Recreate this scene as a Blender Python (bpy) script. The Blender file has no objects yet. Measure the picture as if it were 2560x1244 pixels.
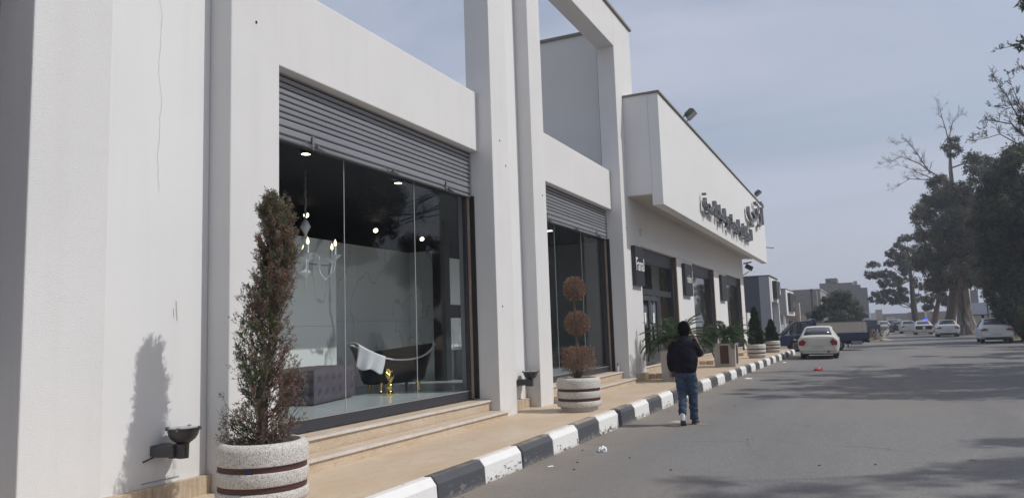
import bpy, math, random
import numpy as np
from mathutils import Vector, Matrix

SC = bpy.context.scene
COL = SC.collection
rnd = random.Random(7)
RAD = math.radians

# ------------------------------------------------------------------ camera, sky, sun, exposure
def make_camera():
    yaw, pit, rol = 0.43576, 0.11069, -0.03391
    cy, sy, cp, sp = math.cos(yaw), math.sin(yaw), math.cos(pit), math.sin(pit)
    fw = Vector((-sy * cp, cy * cp, sp)); rt = Vector((cy, sy, 0)); up = rt.cross(fw)
    r2 = math.cos(rol) * rt + math.sin(rol) * up
    u2 = -math.sin(rol) * rt + math.cos(rol) * up
    cam = bpy.data.cameras.new('camera'); ob = bpy.data.objects.new('camera', cam); COL.objects.link(ob)
    m = Matrix((r2, u2, -fw)).transposed().to_4x4(); m.translation = (0, 0, 1.65)
    ob.matrix_world = m
    cam.sensor_width = 36; cam.sensor_fit = 'HORIZONTAL'; cam.lens = 1880.05 / 2560 * 36
    cam.clip_start = .05; cam.clip_end = 3000
    SC.camera = ob
make_camera()
SUN_AZ, SUN_EL = RAD(73.0), RAD(48.5)          # azimuth from +Y towards +X
SUN_STRENGTH, SKY_STRENGTH, EXPOSURE = 3.55, .143, -.38
def make_light():
    w = bpy.data.worlds.new('World'); SC.world = w; w.use_nodes = True
    nt = w.node_tree; nt.nodes.clear(); N = nt.nodes.new; L = nt.links.new
    out = N('ShaderNodeOutputWorld'); bg = N('ShaderNodeBackground'); bg.inputs['Strength'].default_value = SKY_STRENGTH
    sky = N('ShaderNodeTexSky'); sky.sky_type = 'NISHITA'; sky.sun_disc = False
    sky.sun_elevation = SUN_EL; sky.sun_rotation = SUN_AZ
    sky.altitude = 50; sky.air_density = 1.2; sky.dust_density = 3.0; sky.ozone_density = 1.6
    tc = N('ShaderNodeTexCoord')
    mp = N('ShaderNodeMapping'); mp.inputs['Rotation'].default_value = (RAD(20), RAD(-28), RAD(30)); mp.inputs['Scale'].default_value = (1.0, 3.2, 4.6)
    L(tc.outputs['Generated'], mp.inputs['Vector'])
    n1 = N('ShaderNodeTexNoise'); n1.inputs['Scale'].default_value = 1.5; n1.inputs['Detail'].default_value = 5; n1.inputs['Roughness'].default_value = .5; n1.inputs['Distortion'].default_value = .5
    L(mp.outputs['Vector'], n1.inputs['Vector'])
    rp = N('ShaderNodeMapRange'); rp.interpolation_type = 'SMOOTHSTEP'
    rp.inputs['From Min'].default_value = .30; rp.inputs['From Max'].default_value = .72
    rp.inputs['To Min'].default_value = .34; rp.inputs['To Max'].default_value = .92
    L(n1.outputs['Fac'], rp.inputs['Value'])
    mx = N('ShaderNodeMix'); mx.data_type = 'RGBA'
    L(rp.outputs['Result'], mx.inputs['Factor']); L(sky.outputs['Color'], mx.inputs['A'])
    mx.inputs['B'].default_value = (4.75, 5.08, 6.15, 1)
    L(mx.outputs['Result'], bg.inputs['Color']); L(bg.outputs['Background'], out.inputs['Surface'])
    sun = bpy.data.lights.new('sun', 'SUN'); sun.energy = SUN_STRENGTH; sun.angle = RAD(.55); sun.color = (1, .975, .935)
    so = bpy.data.objects.new('sun', sun); COL.objects.link(so)
    d = Vector((-math.sin(SUN_AZ) * math.cos(SUN_EL), -math.cos(SUN_AZ) * math.cos(SUN_EL), -math.sin(SUN_EL)))
    so.rotation_euler = d.to_track_quat('-Z', 'Y').to_euler(); so.location = (20, 10, 30)
    vs = SC.view_settings; vs.view_transform = 'Standard'; vs.look = 'None'; vs.exposure = EXPOSURE; vs.gamma = 1; vs.use_curve_mapping = False
make_light()
SC.render.engine = 'CYCLES'
SC.cycles.max_bounces = 10; SC.cycles.transparent_max_bounces = 16; SC.cycles.diffuse_bounces = 4

# ------------------------------------------------------------------ materials
MATS = {}
class NT:
    def __init__(s, name):
        s.m = bpy.data.materials.new(name); s.m.use_nodes = True; s.t = s.m.node_tree; s.t.nodes.clear()
        s.out = s.n('ShaderNodeOutputMaterial'); s.p = s.n('ShaderNodeBsdfPrincipled'); s.l(s.p.outputs[0], s.out.inputs[0])
        s.g = s.n('ShaderNodeNewGeometry'); MATS[name] = s.m
    def n(s, t, **k):
        x = s.t.nodes.new(t)
        for a, b in k.items(): setattr(x, a, b)
        return x
    def l(s, a, b): s.t.links.new(a, b)
    def vec(s, scale=(1, 1, 1), src='pos', rot=(0, 0, 0)):
        m = s.n('ShaderNodeMapping'); m.inputs['Scale'].default_value = scale; m.inputs['Rotation'].default_value = rot
        if src == 'pos': s.l(s.g.outputs['Position'], m.inputs['Vector'])
        else:
            tc = s.n('ShaderNodeTexCoord'); s.l(tc.outputs['Object'], m.inputs['Vector'])
        return m.outputs['Vector']
    def noise(s, scale, detail=3, rough=.55, vec=None, dist=0):
        x = s.n('ShaderNodeTexNoise'); x.inputs['Scale'].default_value = scale; x.inputs['Detail'].default_value = detail
        x.inputs['Roughness'].default_value = rough; x.inputs['Distortion'].default_value = dist
        s.l(vec if vec is not None else s.vec(), x.inputs['Vector']); return x.outputs['Fac']
    def ramp(s, fac, stops, interp='LINEAR'):
        r = s.n('ShaderNodeValToRGB'); r.color_ramp.interpolation = interp; e = r.color_ramp.elements
        while len(e) < len(stops): e.new(.5)
        for i, (p, c) in enumerate(stops):
            e[i].position = p; e[i].color = (*c, 1) if not isinstance(c, (int, float)) else (c, c, c, 1)
        s.l(fac, r.inputs['Fac']); return r.outputs['Color']
    def mix(s, fac, a, b, mode='MIX'):
        x = s.n('ShaderNodeMix', data_type='RGBA', blend_type=mode)
        for v, k in ((fac, 'Factor'), (a, 'A'), (b, 'B')):
            if isinstance(v, (int, float)): x.inputs[k].default_value = v if k == 'Factor' else (v, v, v, 1)
            elif isinstance(v, tuple): x.inputs[k].default_value = (*v, 1)
            else: s.l(v, x.inputs[k])
        return x.outputs['Result']
    def math(s, op, a, b=0., c=None):
        x = s.n('ShaderNodeMath', operation=op)
        for i, v in enumerate((a, b, c)):
            if v is None: continue
            if isinstance(v, (int, float)): x.inputs[i].default_value = v
            else: s.l(v, x.inputs[i])
        return x.outputs[0]
    def mapr(s, v, a, b, c=0., d=1.):
        x = s.n('ShaderNodeMapRange'); x.inputs[1].default_value = a; x.inputs[2].default_value = b; x.inputs[3].default_value = c; x.inputs[4].default_value = d
        s.l(v, x.inputs[0]); return x.outputs[0]
    def xyz(s):
        x = s.n('ShaderNodeSeparateXYZ'); s.l(s.g.outputs['Position'], x.inputs[0]); return x.outputs
    def color(s, c):
        if isinstance(c, tuple): s.p.inputs['Base Color'].default_value = (*c, 1)
        else: s.l(c, s.p.inputs['Base Color'])
    def bump(s, h, strength=.3, dist=.01):
        b = s.n('ShaderNodeBump'); b.inputs['Strength'].default_value = strength; b.inputs['Distance'].default_value = dist
        s.l(h, b.inputs['Height']); s.l(b.outputs[0], s.p.inputs['Normal'])
    def set(s, rough=.6, metal=0., spec=.5):
        if isinstance(rough, (int, float)): s.p.inputs['Roughness'].default_value = rough
        else: s.l(rough, s.p.inputs['Roughness'])
        s.p.inputs['Metallic'].default_value = metal; s.p.inputs['Specular IOR Level'].default_value = spec

def plain(name, c, rough=.6, metal=0., spec=.5, var=.12, scale=6., bump=0., bscale=60., src='pos'):
    t = NT(name); v = t.vec(src=src)
    n = t.noise(scale, 4, vec=v)
    t.color(t.mix(n, tuple(x * (1 - var) for x in c), tuple(min(1, x * (1 + var)) for x in c)))
    t.set(rough, metal, spec)
    if bump: t.bump(t.noise(bscale, 3, vec=v), bump, .005)
    return t.m

def mat_plaster(name, base, strength, pits, dirt=.05):
    t = NT(name); v = t.vec()
    big = t.noise(.9, 5, vec=v); streak = t.noise(1., 4, vec=t.vec((5, 5, .35)))
    fine = t.noise(95, 4, .7, vec=v); grain = t.noise(260, 2, .6, vec=v)
    c = t.mix(t.ramp(big, [(.3, 0.), (.7, 1.)]), tuple(x * (1 - dirt) for x in base), base)
    c = t.mix(t.math('MULTIPLY', t.ramp(streak, [(.5, 0.), (.75, 1.)]), .10), c, (.45, .43, .40))
    z = t.xyz()[2]
    low = t.math('MULTIPLY', t.mapr(z, .75, .25, 0., 1.), t.ramp(t.noise(6, 5, vec=v), [(.4, 0.), (.75, 1.)]))
    c = t.mix(t.math('MULTIPLY', low, .30), c, (.52, .42, .32))
    if pits:
        vo = t.n('ShaderNodeTexVoronoi'); vo.inputs['Scale'].default_value = 110; t.l(v, vo.inputs['Vector'])
        pit = t.ramp(vo.outputs['Distance'], [(.10, 0.), (.22, 1.)])
        pm = t.math('MULTIPLY', t.math('SUBTRACT', 1., pit), t.ramp(t.noise(20, 2, vec=v), [(.5, 0.), (.62, 1.)]))
        c = t.mix(t.math('MULTIPLY', pm, .45), c, (.36, .35, .33))
    t.color(c); t.set(.85, 0, .25)
    t.bump(t.math('ADD', fine, t.math('MULTIPLY', grain, .6)), strength, .012)
mat_plaster('plaster_rough', (.69, .69, .685), .42, True)
mat_plaster('plaster_smooth', (.705, .71, .71), .16, False, .03)
mat_plaster('plaster_far', (.66, .655, .635), .2, False)
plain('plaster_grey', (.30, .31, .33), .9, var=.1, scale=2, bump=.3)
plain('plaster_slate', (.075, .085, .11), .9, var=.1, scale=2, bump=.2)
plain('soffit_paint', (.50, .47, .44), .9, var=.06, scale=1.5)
plain('coping_stone', (.20, .185, .16), .8, var=.25, scale=8, bump=.3)
plain('anthracite', (.035, .038, .046), .45, var=.12, scale=12)
plain('frame_metal', (.05, .055, .068), .38, metal=.35, var=.1, scale=9)
plain('frame_lip', (.42, .43, .44), .4, metal=.6)
plain('black_metal', (.012, .012, .014), .5)
plain('black_wall', (.011, .013, .02), .75, var=.1)
plain('silicone', (.42, .45, .45), .6)
plain('lamp_casing', (.052, .054, .059), .42, var=.25, scale=14, bump=.15)
plain('lamp_glass', (.45, .45, .45), .15)
plain('bracket_steel', (.22, .22, .22), .5, metal=.6)
plain('rust', (.05, .02, .012), .9, var=.4, scale=60)
plain('crack_dark', (.33, .33, .33), .95)

def mat_shutter():
    t = NT('shutter_steel'); v = t.vec((1.5, .5, 30))
    n = t.noise(2.2, 4, vec=t.vec((1, .35, 2)))
    t.color(t.mix(n, (.215, .228, .255), (.285, .298, .325))); t.set(t.mapr(n, .3, .7, .5, .65), .15)
mat_shutter()
def mat_stone(name, a, b, vein, scale=3., rough=.45, bands=False, dust=0.):
    t = NT(name); v = t.vec((1, .55, 1), rot=(.3, .2, .5))
    n = t.noise(scale, 6, .62, vec=v, dist=.8)
    c = t.mix(t.ramp(n, [(.3, 0.), (.7, 1.)]), a, b)
    w = t.noise(scale * 1.7, 7, .6, vec=t.vec((1.2, .5, 2.0), rot=(.1, .5, .2)), dist=1.6)
    vm = t.ramp(w, [(.47, 0.), (.50, 1.), (.53, 0.)])
    c = t.mix(t.math('MULTIPLY', vm, .55), c, vein)
    if bands:
        bn = t.noise(7, 5, .6, vec=t.vec((3, 3, .25)), dist=.4)
        c = t.mix(t.ramp(bn, [(.42, 0.), (.6, .7)]), c, tuple(x * .72 for x in a))
    if dust:
        d = t.noise(1.6, 5, .6, vec=t.vec((1.2, .8, 1)))
        c = t.mix(t.math('MULTIPLY', t.ramp(d, [(.32, 0.), (.68, 1.)]), dust), c, (.47, .33, .21))
    t.color(c); t.set(rough, 0, .4); t.bump(t.noise(45, 4, vec=t.vec()), .12, .004)
mat_stone('pavement_stone', (.52, .42, .305), (.58, .485, .375), (.43, .33, .23), 1.8, .6, False, .5)
mat_stone('step_riser', (.49, .38, .265), (.58, .49, .385), (.30, .21, .12), 4.5, .45)
mat_stone('step_nosing', (.55, .50, .45), (.66, .62, .58), (.42, .34, .27), 5, .5)
mat_stone('step_tread', (.52, .425, .32), (.60, .525, .435), (.45, .33, .22), 3, .5, False, .55)
mat_stone('plinth_travertine', (.50, .39, .28), (.58, .475, .36), (.36, .25, .15), 3.5, .45, True)
mat_stone('jamb_stone', (.34, .25, .19), (.46, .36, .28), (.20, .13, .09), 4, .4, True)
mat_stone('jamb_brown', (.13, .095, .07), (.19, .145, .11), (.08, .055, .04), 4, .45, True)
def mat_marble():
    t = NT('marble'); v = t.vec((1, 1, .62), rot=(.75, .1, .2))
    w = t.noise(.42, 4, .5, vec=v, dist=.9); vm = t.ramp(w, [(.470, 0.), (.5, 1.), (.515, 0.)])
    w2 = t.noise(.8, 5, .5, vec=t.vec((1, 1, .5), rot=(-.6, .3, .1)), dist=.5); vm2 = t.ramp(w2, [(.492, 0.), (.5, 1.), (.506, 0.)])
    br = t.noise(1.4, 3, vec=v)
    c = t.mix(t.noise(1.2, 4, vec=v), (.70, .735, .715), (.78, .805, .79))
    c = t.mix(t.math('MULTIPLY', t.math('MULTIPLY', vm, t.mapr(br, .3, .5)), .9), c, (.24, .28, .30)); c = t.mix(t.math('MULTIPLY', vm2, .6), c, (.30, .33, .34))
    t.color(c); t.set(.28, 0, .5)
mat_marble()
plain('shop_floor', (.56, .61, .62), .16, var=.08, scale=2.5)
plain('grey_interior', (.20, .205, .21), .8, var=.05)

def mat_asphalt():
    t = NT('asphalt'); X, Y, Z = t.xyz(); v = t.vec()
    n = t.noise(130, 3, .7, vec=v); med = t.noise(9, 5, .6, vec=v); big = t.noise(.28, 5, .6, vec=t.vec((1, .45, 1)), dist=.6)
    c = t.mix(t.ramp(big, [(.32, 0.), (.68, 1.)]), (.150, .150, .153), (.195, .193, .191))
    c = t.mix(t.math('MULTIPLY', t.ramp(med, [(.35, 0.), (.7, 1.)]), .28), c, (.245, .235, .222))
    st = t.n('ShaderNodeTexVoronoi'); st.inputs['Scale'].default_value = 95; t.l(v, st.inputs['Vector'])
    sep = t.n('ShaderNodeSeparateColor'); t.l(st.outputs['Color'], sep.inputs[0])
    c = t.mix(t.math('MULTIPLY', t.ramp(sep.outputs[0], [(.86, 0.), (.96, 1.)]), .6), c, (.34, .33, .31))
    c = t.mix(t.math('MULTIPLY', t.ramp(sep.outputs[1], [(.84, 0.), (.96, 1.)]), .5), c, (.07, .07, .07))
    # sandy dust against the kerb and in drifts
    dk = t.math('MULTIPLY', t.mapr(X, -2.6, -4.0, 0., 1.), t.mapr(t.noise(1.6, 5, vec=t.vec((1.4, .6, 1))), .3, .62, .25, 1.))
    c = t.mix(t.math('MULTIPLY', dk, .62), c, (.30, .245, .185))
    dd = t.ramp(t.noise(.5, 6, .62, vec=t.vec((1, .35, 1), rot=(0, 0, .3))), [(.52, 0.), (.72, 1.)])
    c = t.mix(t.math('MULTIPLY', dd, .5), c, (.255, .228, .195))
    # tyre-polished lanes and thin cracks
    lane = t.math('MULTIPLY', t.ramp(t.noise(1., 3, .5, vec=t.vec((.85, .02, 1))), [(.45, 0.), (.62, 1.)]), t.ramp(t.noise(.8, 4, vec=t.vec((1, .25, 1))), [(.3, .2), (.7, 1.)]))
    c = t.mix(t.math('MULTIPLY', lane, .26), c, (.115, .115, .118))
    br = t.ramp(t.noise(.16, 5, .6, vec=t.vec((1.6, 1, 1), rot=(0, 0, .5))), [(.44, 0.), (.64, 1.)])
    c = t.mix(t.math('MULTIPLY', br, .42), c, (.235, .200, .168))
    wn = t.n('ShaderNodeTexNoise'); wn.inputs['Scale'].default_value = 1.1; wn.inputs['Detail'].default_value = 5; t.l(v, wn.inputs['Vector'])
    wv = t.n('ShaderNodeVectorMath', operation='MULTIPLY_ADD'); t.l(wn.outputs['Color'], wv.inputs[0]); wv.inputs[1].default_value = (1.3, 1.3, 0); t.l(v, wv.inputs[2])
    ck = t.n('ShaderNodeTexVoronoi', feature='DISTANCE_TO_EDGE'); ck.inputs['Scale'].default_value = .33; t.l(wv.outputs[0], ck.inputs['Vector'])
    cm = t.math('MULTIPLY', t.ramp(ck.outputs['Distance'], [(.0, 1.), (.006, 0.)]), t.ramp(t.noise(.35, 3, vec=v), [(.5, 0.), (.6, 1.)]))
    c = t.mix(t.math('MULTIPLY', cm, .6), c, (.06, .06, .06))
    # oil spots
    ol = t.ramp(t.noise(2.3, 3, .5, vec=v), [(.70, 0.), (.76, 1.)])
    c = t.mix(t.math('MULTIPLY', ol, .45), c, (.08, .08, .082))
    t.color(c); t.set(.9, 0, .3); t.bump(t.math('ADD', n, t.math('MULTIPLY', t.noise(45, 3, vec=v), .8)), .45, .008)
mat_asphalt()
def mat_sand():
    t = NT('sand'); v = t.vec()
    c = t.mix(t.ramp(t.noise(.35, 6, .6, vec=v), [(.3, 0.), (.7, 1.)]), (.33, .26, .185), (.43, .35, .26))
    c = t.mix(t.math('MULTIPLY', t.ramp(t.noise(2.5, 6, vec=v), [(.5, 0.), (.75, 1.)]), .5), c, (.22, .19, .13))
    t.color(c); t.set(.95, 0, .2); t.bump(t.noise(5, 6, .7, vec=v), .6, .08)
mat_sand()
def mat_kerb(name, c0, c1, chip):
    t = NT(name); Z = t.xyz()[2]; v = t.vec()
    c = t.mix(t.noise(7, 5, vec=v), c0, c1)
    g = t.mapr(Z, .16, .0, 0., .16); nn = t.noise(17, 5, .62, vec=t.vec((1, .6, 1.3)))
    m = t.math('MULTIPLY', t.ramp(t.math('ADD', nn, g), [(.665, 0.), (.69, 1.)]), t.ramp(t.noise(2.1, 2, vec=v), [(.42, 0.), (.5, 1.)]))
    c = t.mix(m, c, chip)
    du = t.math('MULTIPLY', t.mapr(Z, .245, .285, 0., .75), t.ramp(t.noise(5, 5, vec=v), [(.3, .2), (.6, 1.)]))
    c = t.mix(du, c, (.52, .41, .30))
    db = t.math('MULTIPLY', t.mapr(Z, .05, .0, 0., .6), t.noise(8, 3, vec=v)); c = t.mix(db, c, (.36, .30, .23))
    t.color(c); t.set(.75, 0, .3); t.bump(t.noise(40, 4, vec=v), .3, .006)
mat_kerb('kerb_white', (.68, .675, .66), (.76, .755, .74), (.07, .07, .075))
mat_kerb('kerb_dark', (.058, .062, .07), (.085, .089, .10), (.16, .16, .165))
def mat_terrazzo():
    t = NT('planter_concrete'); v = t.vec((1, 1, .75), src='obj')
    vo = t.n('ShaderNodeTexVoronoi'); vo.inputs['Scale'].default_value = 185; t.l(v, vo.inputs['Vector'])
    sp = t.n('ShaderNodeSeparateColor'); t.l(vo.outputs['Color'], sp.inputs[0])
    c = t.mix(t.noise(8, 4, vec=v), (.50, .465, .42), (.60, .57, .52))
    c = t.mix(t.ramp(sp.outputs[0], [(.70, 0.), (.76, .7)]), c, (.17, .16, .15))
    c = t.mix(t.ramp(sp.outputs[1], [(.78, 0.), (.84, .6)]), c, (.74, .72, .68))
    t.color(c); t.set(.85, 0, .3); t.bump(t.noise(110, 3, vec=v), .55, .006)
mat_terrazzo()
plain('planter_band', (.075, .03, .024), .6, var=.3, scale=20)
plain('soil', (.10, .055, .035), .95, var=.5, scale=40, bump=.8, bscale=40)
plain('planter_smooth', (.44, .42, .385), .85, var=.12, scale=8, bump=.3)
plain('bark', (.14, .105, .08), .9, var=.4, scale=25, bump=.8, bscale=30)
plain('bark_dark', (.055, .046, .040), .9, var=.4, scale=6)
def mat_bark_big():
    t = NT('bark_pale'); n = t.noise(1.2, 6, .62, vec=t.vec((3, 3, .5)), dist=.6)
    t.color(t.ramp(n, [(.38, (.08, .068, .058)), (.5, (.185, .162, .14)), (.62, (.36, .33, .295))])); t.set(.9, 0, .2); t.bump(n, .7, .08)
mat_bark_big()
plain('twig', (.13, .095, .08), .9, var=.3, scale=15)
plain('twig_grey', (.15, .135, .12), .9, var=.25, scale=2)
def leaf(name, c, trans=.25, var=.35):
    t = NT(name); n = t.noise(9, 2, vec=t.vec())
    oi = t.n('ShaderNodeObjectInfo')
    col = t.mix(n, tuple(x * (1 - var) for x in c), tuple(x * (1 + var) for x in c))
    t.color(col); t.set(.6, 0, .25)
    tr = t.n('ShaderNodeBsdfTranslucent'); t.l(col, tr.inputs[0]); ms = t.n('ShaderNodeMixShader'); ms.inputs[0].default_value = trans
    t.l(t.p.outputs[0], ms.inputs[1]); t.l(tr.outputs[0], ms.inputs[2]); t.l(ms.outputs[0], t.out.inputs[0])
leaf('needle_green', (.088, .128, .058)); leaf('needle_dark', (0.058, 0.091, 0.047)); leaf('needle_brown', (0.215, 0.159, 0.120)); leaf('needle_rust', (0.247, 0.127, 0.091)); leaf('needle_straw', (0.312, 0.227, 0.169)); leaf('conifer_green', (.038, .072, .030)); leaf('conifer_dark', (.022, .042, .022))
leaf('cycad_green', (.045, .085, .035)); leaf('cycad_pale', (.11, .135, .085))
leaf('gum_green', (.074, .090, .056)); leaf('gum_dark', (.038, .052, .038)); leaf('gum_brown', (.165, .138, .104)); leaf('gum_olive', (.110, .116, .060))
leaf('olive_leaf', (.105, .125, .088)); leaf('olive_dark', (.055, .070, .050))
plain('white_paper', (.75, .75, .76), .8, var=.03); plain('red_plastic', (.50, .03, .05), .4, var=.1); plain('dry_leaf', (.05, .03, .02), .9, var=.4)
plain('dust_patch', (.38, .35, .30), .95, var=.2, scale=14)
plain('gold', (.78, .56, .18), .18, metal=1., var=.15, scale=30)
plain('chrome', (.75, .75, .75), .08, metal=1., var=.03)
plain('enamel', (.76, .77, .78), .15, var=.02); plain('tub_black', (.009, .010, .013), .4, spec=.25, var=.1)
plain('towel', (.80, .80, .83), .95, var=.04, scale=30, bump=.7, bscale=120)
plain('velvet', (.085, .073, .092), .95, var=.2, scale=7, bump=.2); plain('chandelier_glass', (.62, .66, .68), .12, var=.05)
plain('car_white', (.60, .60, .60), .25, var=.03, scale=3); plain('car_cream', (.56, .545, .50), .3, var=.06, scale=4); plain('car_black', (.012, .013, .016), .2)
plain('car_grey', (.12, .12, .125), .3); plain('car_tan', (.30, .29, .27), .35); plain('car_silver', (.40, .41, .42), .3); plain('car_blue', (.014, .022, .075), .32, var=.12, scale=4)
plain('tyre', (.018, .018, .019), .85); plain('rim', (.28, .28, .29), .4, metal=.6); plain('dark_trim', (.02, .02, .022), .6)
plain('car_glass', (.075, .08, .09), .08, var=.1); plain('lamp_red', (.22, .012, .018), .18); plain('lamp_clear', (.55, .5, .48), .2); plain('plate_grey', (.48, .47, .44), .5, var=.25, scale=25)
plain('cargo_cream', (.50, .465, .39), .75, var=.08, scale=2)
plain('skin', (.30, .165, .11), .55, var=.1, scale=20); plain('hair', (.006, .0055, .006), .95, spec=.1, var=.3, scale=60, bump=.6, bscale=90)
plain('phone_black', (.015, .015, .018), .3)
def mat_cloth(name, a, b, fs=5., bs=.35):
    t = NT(name); v = t.vec(src='obj'); n = t.noise(fs, 5, .6, vec=v, dist=.5)
    t.color(t.mix(t.ramp(n, [(.35, 0.), (.7, 1.)]), a, b)); t.set(.92, 0, .15); t.bump(t.math('ADD', t.noise(14, 4, .6, vec=v, dist=1.2), t.math('MULTIPLY', t.noise(300, 2, vec=v), .15)), bs, .02)
mat_cloth('jacket_cloth', (.006, .006, .012), (.013, .012, .021)); mat_cloth('denim', (.030, .048, .085), (.085, .115, .165), 4.5, .5)
plain('shoe', (.04, .038, .034), .8, var=.3, scale=25); plain('sole', (.12, .105, .085), .9); plain('sock', (.62, .62, .64), .9)
plain('sign_black', (.017, .018, .022), .35, var=.1); plain('sign_white', (.75, .75, .76), .5, var=.03); plain('sign_steel', (.175, .18, .195), .42, metal=.3, var=.2, scale=4)
plain('block_wall', (.25, .245, .235), .9, var=.12, scale=1.5, bump=.3, bscale=6); plain('tan_wall', (.36, .315, .26), .9, var=.1); plain('grey_block', (.20, .20, .205), .9, var=.1, scale=.4); plain('far_grey', (.32, .31, .30), .9, var=.1, scale=.3)
plain('hoarding', (.42, .45, .50), .7, var=.06); plain('roof_blue', (.42, .47, .58), .5, var=.1); plain('fence_green', (.33, .35, .25), .8, var=.12); plain('dark_opening', (.03, .032, .036), .6)
plain('pole_grey', (.06, .06, .065), .7); plain('orange_paint', (.38, .13, .06), .6)
def mat_glass(name, tint, gl=1.):
    t = NT(name); t.t.nodes.remove(t.p)
    lw = t.n('ShaderNodeLayerWeight'); lw.inputs['Blend'].default_value = .5
    f = t.math('MULTIPLY_ADD', t.math('POWER', lw.outputs['Facing'], 5.), .62, .022)
    tr = t.n('ShaderNodeBsdfTransparent'); tr.inputs[0].default_value = (*tint, 1)
    gs = t.n('ShaderNodeBsdfGlossy'); gs.inputs['Roughness'].default_value = .01; gs.inputs[0].default_value = (gl, gl, gl, 1)
    ms = t.n('ShaderNodeMixShader'); t.l(f, ms.inputs[0]); t.l(tr.outputs[0], ms.inputs[1]); t.l(gs.outputs[0], ms.inputs[2]); t.l(ms.outputs[0], t.out.inputs[0])
mat_glass('shop_glass', (.955, .97, .97)); mat_glass('window_clear', (.75, .8, .82))
def mat_emit(name, c, s):
    t = NT(name); t.p.inputs['Base Color'].default_value = (*c, 1); t.p.inputs['Emission Color'].default_value = (*c, 1); t.p.inputs['Emission Strength'].default_value = s
mat_emit('spot_glow', (1, .86, .62), 9.); mat_emit('bulb_glow', (1, .78, .45), 3.); mat_emit('beacon_blue', (.03, .06, 1), 4.)
mat_emit('spot_pale', (1, .93, .8), 2.2)
plain('spot_off', (.10, .09, .08), .5)

# ------------------------------------------------------------------ mesh helpers
def origin(o):
    v = Vector((0, 0, 0))
    while o is not None: v = v + o.location; o = o.parent
    return v
class MB:
    def __init__(s): s.v = []; s.f = []; s.mi = []
    def quad(s, a, b, c, d, mi=0): s.poly((a, b, c, d), mi)
    def poly(s, pts, mi=0):
        k = len(s.v); s.v += [tuple(p) for p in pts]; s.f.append(tuple(range(k, k + len(pts)))); s.mi.append(mi)
    def box(s, x0, x1, y0, y1, z0, z1, mi=0, skip=''):
        k = len(s.v); s.v += [(x, y, z) for z in (z0, z1) for y in (y0, y1) for x in (x0, x1)]
        for f in ((0, 2, 3, 1), (4, 5, 7, 6), (0, 1, 5, 4), (2, 6, 7, 3), (0, 4, 6, 2), (1, 3, 7, 5)):
            s.f.append(tuple(k + i for i in f)); s.mi.append(mi)
        return s
    def obox(s, c, ex, ey, ez, mi=0):
        c, ex, ey, ez = (Vector(q) for q in (c, ex, ey, ez)); k = len(s.v)
        s.v += [tuple(c + ex * i + ey * j + ez * h) for h in (-1, 1) for j in (-1, 1) for i in (-1, 1)]
        for f in ((0, 2, 3, 1), (4, 5, 7, 6), (0, 1, 5, 4), (2, 6, 7, 3), (0, 4, 6, 2), (1, 3, 7, 5)):
            s.f.append(tuple(k + i for i in f)); s.mi.append(mi)
    def rings(s, rings, mi=0, cap=True, closed=True):
        k = len(s.v); n = len(rings[0])
        for r in rings: s.v += [tuple(p) for p in r]
        for i in range(len(rings) - 1):
            for j in range(n if closed else n - 1):
                a = k + i * n + j; b = k + i * n + (j + 1) % n
                s.f.append((a, b, b + n, a + n)); s.mi.append(mi)
        if cap:
            s.f.append(tuple(k + j for j in range(n))[::-1]); s.mi.append(mi)
            s.f.append(tuple(k + (len(rings) - 1) * n + j for j in range(n))); s.mi.append(mi)
    def tube(s, pts, rad, n=6, mi=0, cap=True):
        pts = [Vector(p) for p in pts]
        if isinstance(rad, (int, float)): rad = [rad] * len(pts)
        R = []; prev = None
        for i, p in enumerate(pts):
            t = (pts[min(i + 1, len(pts) - 1)] - pts[max(i - 1, 0)]).normalized()
            a = prev if prev is not None else (Vector((0, 0, 1)) if abs(t.z) < .9 else Vector((1, 0, 0)))
            a = (a - t * a.dot(t)).normalized(); b = t.cross(a); prev = a
            R.append([p + (a * math.cos(q) + b * math.sin(q)) * rad[i] for q in (2 * math.pi * j / n for j in range(n))])
        s.rings(R, mi, cap)
    def lathe(s, prof, n=24, c=(0, 0, 0), mi=0, cap=True, ang=2 * math.pi, sx=1., sy=1.):
        s.rings([[(c[0] + r * sx * math.cos(ang * j / n), c[1] + r * sy * math.sin(ang * j / n), c[2] + z) for j in range(n)] for r, z in prof], mi, cap)
    def prism(s, poly, a0, a1, axis='x', mi=0):
        f = {'x': lambda a, p: (a, p[0], p[1]), 'y': lambda a, p: (p[0], a, p[1]), 'z': lambda a, p: (p[0], p[1], a)}[axis]
        s.rings([[f(a0, p) for p in poly], [f(a1, p) for p in poly]], mi)
    def obj(s, name, mats, parent=None, smooth=None, bevel=0, seg=2, subd=0, recalc=False):
        if isinstance(mats, str): mats = [mats]
        o0 = origin(parent); me = bpy.data.meshes.new(name)
        V = [(x - o0.x, y - o0.y, z - o0.z) for x, y, z in s.v] if (o0.length > 0 and not LOCAL[0]) else s.v
        me.from_pydata(V, [], s.f); me.polygons.foreach_set('material_index', s.mi)
        for m in mats: me.materials.append(MATS[m])
        if recalc:
            import bmesh
            bm = bmesh.new(); bm.from_mesh(me); bmesh.ops.remove_doubles(bm, verts=bm.verts, dist=1e-5); bmesh.ops.recalc_face_normals(bm, faces=bm.faces); bm.to_mesh(me); bm.free()
        return finish(name, me, parent, smooth, bevel, seg, subd)
LOCAL = [False]
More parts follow.
